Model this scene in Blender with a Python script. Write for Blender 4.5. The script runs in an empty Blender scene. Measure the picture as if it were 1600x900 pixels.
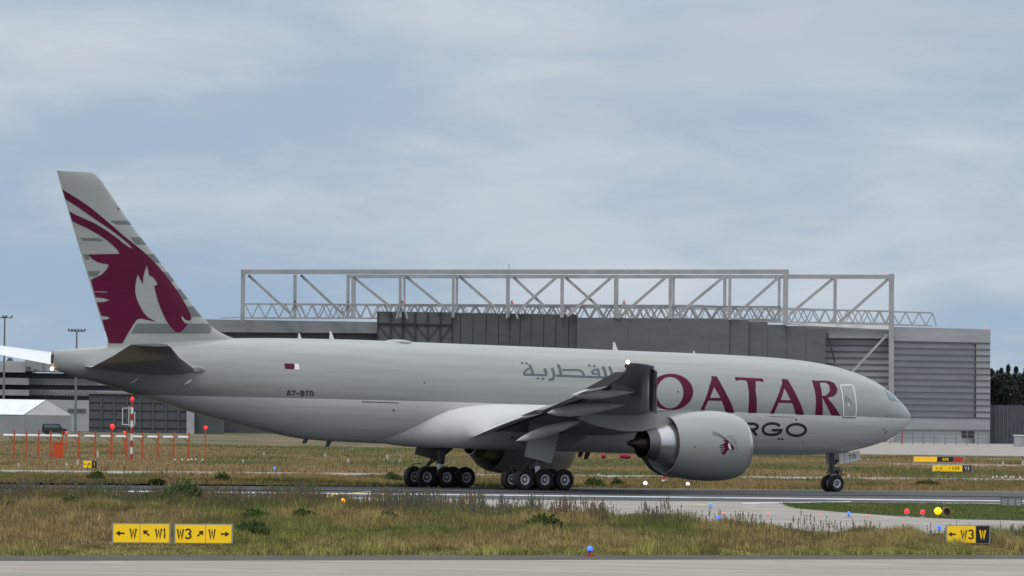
import bpy, bmesh, math, random
import numpy as np
from mathutils import Vector
from mathutils.geometry import tessellate_polygon
random.seed(7)
RNG = np.random.default_rng(7)
R = math.radians
SC = bpy.context.scene
COL = SC.collection

# ------------------------------------------------------------------ camera, world, sun, exposure
F_PX, CAM_H, HOR, ROLL = 12703.7, 4.3788, 652.4716, 0.8554
cam_d = bpy.data.cameras.new('camera')
cam = bpy.data.objects.new('camera', cam_d); COL.objects.link(cam)
cam_d.sensor_width = 36.0
cam_d.lens = F_PX / 1600 * 36
cam_d.shift_y = (HOR - 450) / 1600
cam_d.clip_start = 1.0
cam_d.clip_end = 30000
cam.location = (0, 0, CAM_H)
cam.rotation_mode = 'YXZ'
# level view along +y, rolled about the view axis
from mathutils import Matrix
cam.matrix_world = Matrix.Translation((0, 0, CAM_H)) @ Matrix.Rotation(R(90), 4, 'X') @ Matrix.Rotation(R(ROLL), 4, 'Z')
SC.camera = cam

SUN_EL, SUN_AZ = 55, 200      # azimuth clockwise from +y: high, behind the camera and to the left
w = bpy.data.worlds.new('World'); SC.world = w; w.use_nodes = True
nt = w.node_tree; N = nt.nodes; L = nt.links
for n in list(N): N.remove(n)
out = N.new('ShaderNodeOutputWorld'); bg = N.new('ShaderNodeBackground'); bg.inputs[1].default_value = 0.1
sky = N.new('ShaderNodeTexSky'); sky.sky_type = 'NISHITA'; sky.sun_disc = False
sky.sun_elevation = R(SUN_EL); sky.sun_rotation = R(SUN_AZ); sky.air_density = 1.2; sky.dust_density = 2.0
tc = N.new('ShaderNodeTexCoord')
sep = N.new('ShaderNodeSeparateXYZ'); L.new(tc.outputs['Generated'], sep.inputs[0])
def wnoise(scale, loc, sc, detail=7, rough=.55):
    mp = N.new('ShaderNodeMapping'); mp.inputs['Scale'].default_value = sc; mp.inputs['Location'].default_value = loc
    L.new(tc.outputs['Generated'], mp.inputs[0])
    no = N.new('ShaderNodeTexNoise'); no.inputs['Scale'].default_value = scale
    no.inputs['Detail'].default_value = detail; no.inputs['Roughness'].default_value = rough
    no.inputs['Distortion'].default_value = .35
    L.new(mp.outputs[0], no.inputs['Vector']); return no.outputs['Fac']
def wmap(v, a, b, c, d, smooth=True):
    m = N.new('ShaderNodeMapRange'); m.interpolation_type = 'SMOOTHSTEP' if smooth else 'LINEAR'
    for i, x in enumerate((a, b, c, d)): m.inputs[1 + i].default_value = x
    L.new(v, m.inputs[0]); return m.outputs[0]
def wmath(op, a, b):
    m = N.new('ShaderNodeMath'); m.operation = op
    for i, x in enumerate((a, b)):
        if isinstance(x, (int, float)): m.inputs[i].default_value = x
        else: L.new(x, m.inputs[i])
    return m.outputs[0]
def wmix(f, a, b):
    m = N.new('ShaderNodeMix'); m.data_type = 'RGBA'
    for i, x in ((0, f), (6, a), (7, b)):
        if isinstance(x, (int, float)): m.inputs[i].default_value = x
        elif isinstance(x, tuple): m.inputs[i].default_value = x + (1,)
        else: L.new(x, m.inputs[i])
    return m.outputs[2]
big = wnoise(1, (3.1, 0, 1.7), (13, 3, 42), 5, .5)
mid = wnoise(1, (9.4, 2, 5.3), (34, 5, 120), 8, .56)
veil = wmap(wmath('ADD', wmath('MULTIPLY', big, .62), wmath('MULTIPLY', mid, .38)), .39, .62, 0, 1)
high = wmap(sep.outputs['Z'], .016, .05, 0, 1)           # greyer, whiter cloud higher up
cover = wmath('ADD', wmath('MULTIPLY', veil, .84), wmath('MULTIPLY', high, .20))
cloud = wmix(cover, (3.45, 4.75, 6.3), (5.95, 6.55, 7.15))
wis = wmap(wnoise(1, (1.2, 4, 0.4), (15, 4, 62), 7, .58), .54, .74, 0, .55)
cloud = wmix(wis, cloud, (7.0, 7.3, 7.9))
lil = wmath('MULTIPLY', wmap(wnoise(1, (7.7, 1, 2.2), (11, 3, 48), 6, .55), .46, .66, 0, .75), high)
cloud = wmix(lil, cloud, (5.15, 5.6, 6.35))
back = wmap(sep.outputs['Y'], -.5, .35, .86, 1)
dome = wmap(sep.outputs['Z'], .05, .75, 0, 1, False)        # an overcast sky is brightest overhead
overhead = wmix(wmap(wnoise(2.2, (0, 0, 0), (1, 1, 1), 5), .35, .7, 0, 1), (10.0, 11.0, 12.0), (15.5, 15.8, 16.0))
cloud = wmix(dome, cloud, overhead)
sc_ = N.new('ShaderNodeVectorMath'); sc_.operation = 'SCALE'; L.new(wmix(.93, sky.outputs[0], cloud), sc_.inputs[0]); L.new(back, sc_.inputs['Scale'])
L.new(sc_.outputs[0], bg.inputs[0]); L.new(bg.outputs[0], out.inputs[0])
sun_d = bpy.data.lights.new('sun', 'SUN'); sun_d.energy = .9; sun_d.angle = R(14); sun_d.color = (1, .96, .9)
sun = bpy.data.objects.new('sun', sun_d); COL.objects.link(sun)
sv = Vector((math.sin(R(SUN_AZ)) * math.cos(R(SUN_EL)), math.cos(R(SUN_AZ)) * math.cos(R(SUN_EL)), math.sin(R(SUN_EL))))
sun.rotation_euler = sv.to_track_quat('Z', 'Y').to_euler(); sun.location = (0, 0, 300)
vs = SC.view_settings
vs.view_transform = 'Standard'; vs.look = 'None'; vs.exposure = 0.0; vs.gamma = 1; vs.use_curve_mapping = False
SC.cycles.max_bounces = 6; SC.cycles.transparent_max_bounces = 8

# ------------------------------------------------------------------ measuring: lines of sight of the survey photo
_c, _s = math.cos(R(ROLL)), math.sin(R(ROLL))
def ray(px, py):
    du, dv = px - 800, py - HOR
    u = du * _c + dv * _s; v = -du * _s + dv * _c
    return np.array([u / F_PX, 1, -v / F_PX])
def at(px, py, D):
    p = np.array([0, 0, CAM_H]) + D * ray(px, py); return Vector(p)
def gnd(px, py, z=0.0):
    d = ray(px, py); t = (z - CAM_H) / d[2]; return Vector(np.array([0, 0, CAM_H]) + t * d)
YAW, GX, GY, PITCH = 33.2427, -1.4354, 498.2148, 0.9413
cy, sy, cp, sp = math.cos(R(YAW)), math.sin(R(YAW)), math.cos(R(PITCH)), math.sin(R(PITCH))
def tobody(P):      # world -> (X aft of nose, Y starboard, Z up) of the aircraft
    dx, dy, z = P[0] - GX, P[1] - GY, P[2]
    xf = dx * cy + dy * sy; Y = dx * sy - dy * cy
    xa = xf * cp - z * sp; Z = xf * sp + z * cp
    return np.array([31.77 - xa, Y, Z])
CAM_B = tobody((0, 0, CAM_H))
def bplane(px, py, Y=0.):
    d = tobody(np.array([0, 0, CAM_H]) + ray(px, py)) - CAM_B
    return CAM_B + (Y - CAM_B[1]) / d[1] * d
def bsurf(px, py, fn, Ystart, Yend):
    a, b = bplane(px, py, Ystart), bplane(px, py, Yend)
    t = np.linspace(0, 1, 1500)[:, None]; P = a + t * (b - a)
    g = fn(P[:, 0], P[:, 2]) - P[:, 1]
    k = np.nonzero(g >= 0)[0]
    i = k[0] if len(k) else int(np.argmax(g))
    return P[i]
def pchip(x, y):
    x = np.asarray(x, float); y = np.asarray(y, float); h = np.diff(x); d = np.diff(y) / h
    m = np.zeros_like(y); m[0], m[-1] = d[0], d[-1]
    for i in range(1, len(x) - 1):
        if d[i - 1] * d[i] > 0:
            w1 = 2 * h[i] + h[i - 1]; w2 = h[i] + 2 * h[i - 1]
            m[i] = (w1 + w2) / (w1 / d[i - 1] + w2 / d[i])
    def ev(q):
        q = np.clip(np.asarray(q, float), x[0], x[-1]); i = np.clip(np.searchsorted(x, q) - 1, 0, len(x) - 2)
        t = (q - x[i]) / h[i]
        return (1 + 2 * t) * (1 - t) ** 2 * y[i] + t * (1 - t) ** 2 * h[i] * m[i] + t * t * (3 - 2 * t) * y[i + 1] + t * t * (t - 1) * h[i] * m[i + 1]
    return ev

# ------------------------------------------------------------------ materials
def mat(name, col, rough=.6, metal=0., coat=0., var=0., vscale=(1, 1, 1), vcol=None, emit=None, estr=0., bump=0., bscale=20., spec=.5, lo=.35, hi=.65):
    m = bpy.data.materials.new(name); m.use_nodes = True
    t = m.node_tree; b = t.nodes['Principled BSDF']
    b.inputs['Base Color'].default_value = tuple(col) + (1,)
    b.inputs['Roughness'].default_value = rough; b.inputs['Metallic'].default_value = metal
    b.inputs['Coat Weight'].default_value = coat; b.inputs['Coat Roughness'].default_value = .08
    b.inputs['Specular IOR Level'].default_value = spec
    if emit:
        b.inputs['Emission Color'].default_value = tuple(emit) + (1,); b.inputs['Emission Strength'].default_value = estr
    if var or vcol:
        c = t.nodes.new('ShaderNodeTexCoord'); mp = t.nodes.new('ShaderNodeMapping'); mp.inputs['Scale'].default_value = vscale
        t.links.new(c.outputs['Object'], mp.inputs[0])
        n = t.nodes.new('ShaderNodeTexNoise'); n.inputs['Scale'].default_value = 1; n.inputs['Detail'].default_value = 8; n.inputs['Roughness'].default_value = .6
        t.links.new(mp.outputs[0], n.inputs['Vector'])
        r = t.nodes.new('ShaderNodeMapRange'); r.inputs[1].default_value = lo; r.inputs[2].default_value = hi
        t.links.new(n.outputs['Fac'], r.inputs[0])
        x = t.nodes.new('ShaderNodeMix'); x.data_type = 'RGBA'
        x.inputs[6].default_value = tuple(k * (1 - var) for k in col) + (1,)
        x.inputs[7].default_value = (tuple(vcol) if vcol else tuple(min(1, k * (1 + var)) for k in col)) + (1,)
        t.links.new(r.outputs[0], x.inputs[0]); t.links.new(x.outputs[2], b.inputs['Base Color'])
    if bump:
        c = t.nodes.new('ShaderNodeTexCoord'); n = t.nodes.new('ShaderNodeTexNoise'); n.inputs['Scale'].default_value = bscale; n.inputs['Detail'].default_value = 6
        t.links.new(c.outputs['Object'], n.inputs['Vector'])
        bp = t.nodes.new('ShaderNodeBump'); bp.inputs['Strength'].default_value = bump
        t.links.new(n.outputs['Fac'], bp.inputs['Height']); t.links.new(bp.outputs[0], b.inputs['Normal'])
    return m

M = {}
M['maroon'] = mat('maroon_paint', (.10, .006, .034), .4, spec=.16, var=.12, vscale=(.3, .8, .8))
M['pale'] = mat('pale_grey_paint', (.325, .335, .322), .34, coat=.3, var=.05, vscale=(.12, 1, 1.6))
M['fin_grey'] = mat('mid_grey_stripe', (.145, .158, .16), .38, spec=.3)
M['letter_grey'] = mat('grey_lettering', (.095, .115, .13), .45, spec=.3)
M['dark_letter'] = mat('dark_lettering', (.045, .05, .06), .45, spec=.3)
M['white'] = mat('white_paint', (.66, .66, .645), .38, coat=.1, var=.06, vscale=(.3, 1, 1))
M['fairing_white'] = mat('fairing_white_paint', (.78, .78, .77), .36, coat=.2, var=.05, vscale=(.3, 1, 1))
M['flap_grey'] = mat('flap_grey_paint', (.54, .545, .54), .38, coat=.2, var=.2, vscale=(.6, .3, 1))
M['tail_lit_top'] = mat('white_tailplane_paint', (.78, .79, .80), .35, coat=.3)  # near-white colour standing in for overhead light on the tailplane tops
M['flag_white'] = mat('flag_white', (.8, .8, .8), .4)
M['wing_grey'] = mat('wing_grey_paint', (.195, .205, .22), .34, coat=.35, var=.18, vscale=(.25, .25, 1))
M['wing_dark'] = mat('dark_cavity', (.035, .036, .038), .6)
M['metal'] = mat('bare_metal', (.55, .55, .56), .28, metal=.9, var=.1, vscale=(1, 1, 3))
M['hot_metal'] = mat('heat_stained_metal', (.075, .052, .045), .45, metal=.8, var=.25, vscale=(1, 1, 1))
M['ring_metal'] = mat('dull_nozzle_metal', (.20, .195, .19), .45, metal=.8)
M['tyre'] = mat('tyre_rubber', (.018, .018, .019), .75, var=.3, vscale=(6, 6, 6))
M['rim'] = mat('wheel_rim_paint', (.66, .67, .68), .4)
M['gear'] = mat('landing_gear_paint', (.12, .125, .13), .45, var=.4, vscale=(4, 4, 4))
M['glass'] = mat('cockpit_glass', (.08, .15, .17), .06, coat=.6)
M['strobe'] = mat('warm_white_lamp', (1, .9, .7), .3, emit=(1, .62, .30), estr=9)
M['red_lamp'] = mat('red_lamp', (.5, .01, .01), .3, emit=(1, .012, .014), estr=2.4)
M['red_dim'] = mat('small_red_lamp', (.7, .08, .08), .3, emit=(1, .10, .12), estr=1.2)
M['blue_lamp'] = mat('blue_lamp', (.05, .15, .8), .25, emit=(.02, .14, 1), estr=1.7)
M['white_lamp'] = mat('white_lamp', (1, 1, .95), .3, emit=(1, .95, .85), estr=9)
M['amber_lamp'] = mat('amber_lamp', (1, .6, .02), .3, emit=(1, .52, .0), estr=1.5)
M['orange_lamp'] = mat('orange_lamp', (1, .35, .02), .3, emit=(1, .26, .0), estr=1.5)
M['orange'] = mat('orange_paint', (.50, .075, .02), .55, var=.25, vscale=(3, 3, 3))
M['red_paint'] = mat('red_paint', (.42, .03, .03), .5)
M['white_plain'] = mat('plain_white_paint', (.74, .74, .72), .5)
M['black_plain'] = mat('black_paint', (.02, .02, .02), .5)
M['grey_plain'] = mat('galvanised_grey', (.30, .31, .32), .5, var=.15, vscale=(2, 2, 2))
M['sign_yellow'] = mat('backlit_yellow_sign', (.86, .56, .01), .4, emit=(1, .60, .0), estr=.24)
M['sign_amber'] = mat('backlit_amber_sign', (.86, .48, .01), .4, emit=(1, .50, .0), estr=.24)
M['sign_black'] = mat('black_sign_face', (.016, .014, .014), .4)
M['sign_ink'] = mat('black_sign_lettering', (.06, .03, .01), .5)
M['sign_red'] = mat('red_sign_face', (.5, .03, .03), .4)

def paint_split():          # upper fuselage pale grey, white below the cheat line
    m = M['pale'].copy(); m.name = 'fuselage_two_tone_paint'
    t = m.node_tree; b = t.nodes['Principled BSDF']
    src = b.inputs['Base Color'].links[0].from_socket
    c = t.nodes.new('ShaderNodeTexCoord'); s = t.nodes.new('ShaderNodeSeparateXYZ'); t.links.new(c.outputs['Object'], s.inputs[0])
    lt = t.nodes.new('ShaderNodeMath'); lt.operation = 'LESS_THAN'; lt.inputs[1].default_value = 5.19
    dp = t.nodes.new('ShaderNodeMapRange'); dp.clamp = True; dp.inputs[1].default_value = -5.2; dp.inputs[2].default_value = -25.; dp.inputs[3].default_value = 0.; dp.inputs[4].default_value = .20
    t.links.new(s.outputs['X'], dp.inputs[0]); ad = t.nodes.new('ShaderNodeMath'); ad.operation = 'ADD'; t.links.new(s.outputs['Z'], ad.inputs[0]); t.links.new(dp.outputs[0], ad.inputs[1]); t.links.new(ad.outputs[0], lt.inputs[0])
    x = t.nodes.new('ShaderNodeMix'); x.data_type = 'RGBA'; t.links.new(lt.outputs[0], x.inputs[0]); t.links.new(src, x.inputs[6])
    x.inputs[7].default_value = (.78, .78, .765, 1)
    # faint skin joints round the barrel and along it
    bk = t.nodes.new('ShaderNodeTexBrick'); bk.inputs['Scale'].default_value = 1; bk.inputs['Brick Width'].default_value = 5.3; bk.inputs['Row Height'].default_value = 1.35
    bk.inputs['Mortar Size'].default_value = .02; bk.inputs['Color1'].default_value = (1, 1, 1, 1); bk.inputs['Color2'].default_value = (.965, .97, .97, 1); bk.inputs['Mortar'].default_value = (.86, .86, .86, 1)
    bk.inputs['Mortar Smooth'].default_value = 1.0
    cb = t.nodes.new('ShaderNodeCombineXYZ'); t.links.new(s.outputs['X'], cb.inputs[0]); t.links.new(s.outputs['Z'], cb.inputs[1]); t.links.new(cb.outputs[0], bk.inputs['Vector'])
    mu = t.nodes.new('ShaderNodeMix'); mu.data_type = 'RGBA'; mu.blend_type = 'MULTIPLY'; mu.inputs[0].default_value = .7
    t.links.new(x.outputs[2], mu.inputs[6]); t.links.new(bk.outputs['Color'], mu.inputs[7])
    # grime streaks running aft
    mp = t.nodes.new('ShaderNodeMapping'); mp.inputs['Scale'].default_value = (.10, 1.2, 2.6); t.links.new(c.outputs['Object'], mp.inputs[0])
    n = t.nodes.new('ShaderNodeTexNoise'); n.inputs['Scale'].default_value = 1; n.inputs['Detail'].default_value = 6; t.links.new(mp.outputs[0], n.inputs['Vector'])
    r = t.nodes.new('ShaderNodeMapRange'); r.inputs[1].default_value = .3; r.inputs[2].default_value = .7; r.inputs[3].default_value = .88; r.inputs[4].default_value = 1.06
    t.links.new(n.outputs['Fac'], r.inputs[0])
    mv = t.nodes.new('ShaderNodeMix'); mv.data_type = 'RGBA'; mv.blend_type = 'MULTIPLY'; mv.inputs[0].default_value = 1
    t.links.new(mu.outputs[2], mv.inputs[6]); t.links.new(r.outputs[0], mv.inputs[7])
    t.links.new(mv.outputs[2], b.inputs['Base Color'])
    return m
M['fuselage'] = paint_split()

def blend_ground(name, cols, scales, rough=.95, bump=0., spec=.2):   # several noise layers of earth colours, stretched along the line of sight as mown strips are
    m = bpy.data.materials.new(name); m.use_nodes = True; t = m.node_tree; b = t.nodes['Principled BSDF']
    b.inputs['Roughness'].default_value = rough; b.inputs['Specular IOR Level'].default_value = spec
    g = t.nodes.new('ShaderNodeNewGeometry'); cur = None
    for i, (c, q) in enumerate(zip(cols, scales)):
        if cur is None: cur = c; continue
        sc, lo, hi = q
        mp = t.nodes.new('ShaderNodeMapping'); mp.inputs['Scale'].default_value = sc; mp.inputs['Location'].default_value = (i * 7.3, i * 3.1, 0)
        t.links.new(g.outputs['Position'], mp.inputs[0])
        n = t.nodes.new('ShaderNodeTexNoise'); n.inputs['Scale'].default_value = 1; n.inputs['Detail'].default_value = 7; n.inputs['Roughness'].default_value = .62
        t.links.new(mp.outputs[0], n.inputs['Vector'])
        r = t.nodes.new('ShaderNodeMapRange'); r.interpolation_type = 'SMOOTHSTEP'; r.inputs[1].default_value = lo; r.inputs[2].default_value = hi; t.links.new(n.outputs['Fac'], r.inputs[0])
        x = t.nodes.new('ShaderNodeMix'); x.data_type = 'RGBA'; t.links.new(r.outputs[0], x.inputs[0])
        if isinstance(cur, tuple): x.inputs[6].default_value = cur + (1,)
        else: t.links.new(cur, x.inputs[6])
        x.inputs[7].default_value = c + (1,); cur = x.outputs[2]
    t.links.new(cur, b.inputs['Base Color'])
    return m
M['ground'] = blend_ground('dry_grassland', [(.125, .105, .055), (.20, .145, .075), (.075, .085, .034), (.23, .175, .10)],
                           [None, ((.08, .018, 1), .42, .62), ((.05, .012, 1), .46, .62), ((.35, .06, 1), .55, .75)])
M['green'] = blend_ground('green_turf', [(.055, .075, .022), (.085, .10, .03), (.12, .105, .045)], [None, ((.5, .05, 1), .4, .6), ((.25, .04, 1), .55, .72)])
M['concrete'] = blend_ground('weathered_concrete', [(.36, .312, .265), (.285, .25, .213), (.41, .358, .303), (.20, .177, .152)],
                             [None, ((.06, .35, 1), .42, .62), ((.2, .12, 1), .5, .7), ((.035, 1.3, 1), .53, .66)], .85, spec=.3)
M['concrete_pale'] = blend_ground('pale_concrete', [(.345, .31, .275), (.28, .255, .225), (.39, .355, .315)], [None, ((.1, .2, 1), .4, .6), ((.4, .06, 1), .5, .7)], .85, spec=.3)
M['road'] = blend_ground('pale_road_surface', [(.30, .28, .245), (.36, .34, .30), (.21, .20, .165)], [None, ((.1, .1, 1), .4, .6), ((.3, .2, 1), .55, .75)], .9)
M['asphalt'] = blend_ground('dark_asphalt', [(.034, .036, .041), (.055, .057, .063), (.024, .026, .03)], [None, ((.03, .14, 1), .42, .6), ((.05, .3, 1), .5, .66)], .7, spec=.4)
M['shoulder'] = blend_ground('dirty_asphalt', [(.075, .068, .06), (.11, .098, .08)], [None, ((.3, .3, 1), .4, .65)], .9)
M['line_white'] = blend_ground('worn_white_marking', [(.60, .60, .58), (.42, .42, .41)], [None, ((.3, .1, 1), .45, .65)], .7)
M['line_yellow'] = mat('yellow_marking', (.62, .42, .04), .6)

# ------------------------------------------------------------------ mesh helpers
class MB:
    def __init__(s): s.v = []; s.f = []; s.m = []
    def add(s, vs, fs, mi=0):
        k = len(s.v); s.v += [tuple(map(float, p)) for p in vs]; s.f += [tuple(i + k for i in f) for f in fs]; s.m += [mi] * len(fs); return s
    def prism(s, poly, ext, mi=0):          # polygon of points pushed along a vector
        n = len(poly); ext = Vector(ext); a = [Vector(p) for p in poly]; b = [p + ext for p in a]
        s.add(a + b, [tuple(range(n)), tuple(range(2 * n - 1, n - 1, -1))] + [(i, (i + 1) % n, (i + 1) % n + n, i + n) for i in range(n)], mi); return s
    def box(s, c, size, mi=0, ax=None):     # ax: optional (ux, uy, uz) axes
        ux, uy, uz = ax or (Vector((1, 0, 0)), Vector((0, 1, 0)), Vector((0, 0, 1)))
        c = Vector(c); h = [k / 2 for k in size]
        P = [c + ux * (i * h[0]) + uy * (j * h[1]) + uz * (k * h[2]) for k in (-1, 1) for i, j in ((-1, -1), (1, -1), (1, 1), (-1, 1))]
        s.add(P, [(3, 2, 1, 0), (4, 5, 6, 7), (0, 1, 5, 4), (1, 2, 6, 5), (2, 3, 7, 6), (3, 0, 4, 7)], mi); return s
    def bar(s, a, b, wd, ht=None, mi=0):
        a, b = Vector(a), Vector(b); d = (b - a).normalized()
        up = Vector((0, 0, 1)) if abs(d.z) < .95 else Vector((0, 1, 0))
        x = d.cross(up).normalized(); y = x.cross(d).normalized(); ht = ht or wd
        P = [p + x * (i * wd / 2) + y * (j * ht / 2) for p in (a, b) for i, j in ((-1, -1), (1, -1), (1, 1), (-1, 1))]
        s.add(P, [(3, 2, 1, 0), (4, 5, 6, 7), (0, 1, 5, 4), (1, 2, 6, 5), (2, 3, 7, 6), (3, 0, 4, 7)], mi); return s
    def tube(s, pts, rad, n=10, mi=0, cap=True):
        pts = [Vector(p) for p in pts]; rad = rad if isinstance(rad, (list, tuple)) else [rad] * len(pts); V = []
        for i, p in enumerate(pts):
            d = (pts[min(i + 1, len(pts) - 1)] - pts[max(i - 1, 0)]).normalized()
            up = Vector((0, 0, 1)) if abs(d.z) < .9 else Vector((0, 1, 0))
            x = d.cross(up).normalized(); y = x.cross(d)
            V += [p + (x * math.cos(2 * math.pi * k / n) + y * math.sin(2 * math.pi * k / n)) * rad[i] for k in range(n)]
        F = [(i * n + k, i * n + (k + 1) % n, (i + 1) * n + (k + 1) % n, (i + 1) * n + k) for i in range(len(pts) - 1) for k in range(n)]
        if cap: F += [tuple(range(n - 1, -1, -1)), tuple(range((len(pts) - 1) * n, len(pts) * n))]
        s.add(V, F, mi); return s
    def lathe(s, prof, c, axis, n=48, mi=0):   # prof: list of (along, radius[, mi])
        a = Vector(axis).normalized(); up = Vector((0, 0, 1)) if abs(a.z) < .9 else Vector((0, 1, 0))
        x = a.cross(up).normalized(); y = x.cross(a); c = Vector(c); k0 = len(s.v)
        V = [c + a * p[0] + (x * math.cos(2 * math.pi * k / n) + y * math.sin(2 * math.pi * k / n)) * p[1] for p in prof for k in range(n)]
        s.v += [tuple(v) for v in V]
        for i in range(len(prof) - 1):
            m_ = prof[i][2] if len(prof[i]) > 2 else mi
            for k in range(n):
                s.f.append((k0 + i * n + k, k0 + i * n + (k + 1) % n, k0 + (i + 1) * n + (k + 1) % n, k0 + (i + 1) * n + k)); s.m.append(m_)
        return s
    def ball(s, c, r, n=10, mi=0, sq=1.0):
        prof = [(-r * sq * math.cos(math.pi * i / n), max(r * math.sin(math.pi * i / n), 1e-4)) for i in range(n + 1)]
        return s.lathe(prof, c, (0, 0, 1), n * 2, mi)
    def build(s, name, mats, parent=None, smooth=False, fix=True):
        me = bpy.data.meshes.new(name); me.from_pydata(s.v, [], s.f)
        mats = mats if isinstance(mats, (list, tuple)) else [mats]
        for m in mats: me.materials.append(m)
        me.polygons.foreach_set('material_index', s.m)
        if fix:
            bm = bmesh.new(); bm.from_mesh(me); bmesh.ops.recalc_face_normals(bm, faces=bm.faces); bm.to_mesh(me); bm.free()
        if smooth:
            me.polygons.foreach_set('use_smooth', [True] * len(me.polygons))
            if smooth != 'all': me.set_sharp_from_angle(angle=R(smooth if smooth is not True else 40))
        me.update()
        o = bpy.data.objects.new(name, me); COL.objects.link(o)
        if parent: o.parent = parent
        return o
def tag(o, label=None, cat=None, group=None, kind=None):
    if label: o['label'] = label
    if cat: o['category'] = cat
    if group: o['group'] = group
    if kind: o['kind'] = kind
    return o
def empty(name, loc=(0, 0, 0), rz=0):
    o = bpy.data.objects.new(name, None); COL.objects.link(o); o.location = loc; o.rotation_euler = (0, 0, rz); o.empty_display_size = .5; return o
def copy_tree(o, parent=None):
    c = o.copy(); COL.objects.link(c)
    if parent: c.parent = parent
    for ch in list(o.children): copy_tree(ch, c)
    return c

# ------------------------------------------------------------------ the ground and the pavements
def sheet(name, pts, m, z):
    b = MB(); n = len(pts); top = [(p[0], p[1], z) for p in pts]
    b.add(top, [tuple(range(n))]); o = b.build(name, m, fix=False)
    if o.data.polygons[0].normal.z < 0: o.data.flip_normals()
    tag(o, kind='structure'); return o
def edge(pxs, ext=180):       # a straight pavement edge seen as a row of pixels, prolonged both ways
    P = [gnd(*q) for q in pxs]; d0 = (P[1] - P[0]).normalized(); d1 = (P[-1] - P[-2]).normalized()
    return [P[0] - d0 * ext] + P + [P[-1] + d1 * ext]
def band(name, lo, hi, m, z, ext=180): return sheet(name, edge(lo, ext) + edge(hi, ext)[::-1], m, z)
g = MB(); g.add([(-9000, -300, 0), (9000, -300, 0), (9000, 16000, 0), (-9000, 16000, 0)], [(0, 1, 2, 3)])
tag(g.build('ground', M['ground'], fix=False), kind='structure')
near_lo = [(0, 877), (1600, 874)]; near_hi = [(0, 867.5), (1600, 866)]
e = edge(near_lo, 150); dv = Vector((0, -75, 0))
sheet('taxiway', [e[0] + dv * 1.6, *e, e[-1] + dv * 1.6], M['concrete'], .008)
band('taxiway_shoulder', near_lo, near_hi, M['shoulder'], .004, 150)
RW_NEAR = [(0, 769), (300, 773), (800, 781), (1000, 783), (1600, 786.5)]
RW_FAR = [(0, 756), (400, 758), (800, 762), (1200, 766), (1600, 769)]
CON_NEAR = [(0, 773), (300, 780), (700, 798), (1000, 817), (1200, 830), (1400, 843.5), (1600, 851)]
band('runway', RW_NEAR, RW_FAR, M['asphalt'], .016)
band('concrete_apron_strip', CON_NEAR, RW_NEAR, M['concrete_pale'], .010)
band('runway_edge_line', [(0, 767.2), (800, 775.2), (1560, 784.0)], [(0, 765.5), (800, 773.6), (1560, 782.2)], M['line_white'], .022, 100)
band('runway_wear_strip', [(0, 762.8), (800, 770.2), (1600, 777.2)], [(0, 761.6), (800, 768.0), (1600, 774.2)], blend_ground('worn_asphalt', [(.075, .077, .082), (.05, .052, .057)], [None, ((.02, .2, 1), .42, .6)], .75), .020, 100)
isl = [(1224, 790), (1250, 786.5), (1300, 785.6), (1400, 786), (1600, 788), (1760, 789), (1760, 820), (1600, 814), (1500, 812), (1400, 807), (1300, 799.5), (1250, 795)]
sheet('grass_island', [gnd(*q) for q in isl], M['green'], .018)
band('service_road', [(0, 739), (700, 744), (1450, 751.0), (1600, 752.5)], [(0, 734.5), (700, 740.5), (1450, 747), (1600, 748.4)], M['road'], .012, 200)
sheet('taxi_lane', [gnd(*q) for q in [(1380, 724), (1450, 725), (1900, 731), (1900, 734.5), (1600, 729), (1450, 727.6), (1380, 726)]], M['road'], .012)
sheet('far_taxiway', [gnd(*q) for q in [(1430, 713.6), (1600, 716.5), (2100, 724), (2100, 727.5), (1600, 719), (1430, 715.6)]], M['road'], .012)
sheet('apron', [gnd(*q) for q in [(900, 702), (1330, 709.5), (1450, 711), (1600, 713), (2300, 722), (2300, 704), (1600, 694), (1400, 690.5), (900, 684)]], M['concrete_pale'], .014)
sheet('yellow_marking', [gnd(*q) for q in [(507, 778.6), (519, 778.2), (524, 772.4), (514, 772.8)]], M['line_yellow'], .026)
sheet('taxi_guide_line', [gnd(*q) for q in [(524, 773.0), (556, 770.0), (581, 767.8), (581, 768.5), (558, 770.9), (525, 774.0)]], M['line_yellow'], .026)
sheet('faded_marking', [gnd(*q) for q in [(1084, 788.4), (1104, 788.2), (1104, 791), (1084, 791)]], mat('faded_yellow_marking', (.44, .37, .2), .7), .022)
sheet('crossing_line', [gnd(*q) for q in [(1160, 786.2), (1330, 783.8), (1330, 784.9), (1160, 788.2)]], M['line_white'], .024)

# ------------------------------------------------------------------ the aircraft
def B(X, Y, Z): return Vector((31.77 - X, -Y, Z))
air = empty('cargo_airplane', (GX, GY, 0)); air.rotation_euler = (0, R(PITCH), R(YAW))
tag(air, 'pale grey widebody cargo jet with maroon titles and antelope head on its fin', 'airplane')
X0 = .12
def ux(X): return np.sqrt(np.maximum(np.asarray(X, float) - X0, 0))
TX = [.12, .45, 1.1, 2.0, 3.1, 5.1, 7.1, 9.1, 12, 16, 30, 40, 46.4, 51, 53.2, 57.6, 62.75]
TZ = [5.28, 5.82, 6.34, 6.92, 7.50, 8.12, 8.47, 8.65, 8.76, 8.80, 8.80, 8.80, 8.72, 8.55, 8.40, 7.96, 7.42]
BX = [.12, .5, 1.5, 3.5, 5.45, 8.4, 12, 30, 42, 44.9, 47.6, 49.4, 51.7, 53.03, 55.3, 57.3, 59.3, 60.6, 61.7, 62.75]
BZ = [5.28, 4.66, 3.97, 3.29, 2.90, 2.66, 2.57, 2.57, 2.57, 2.66, 3.02, 3.36, 3.80, 4.07, 4.61, 5.05, 5.56, 5.82, 6.05, 6.38]
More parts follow.
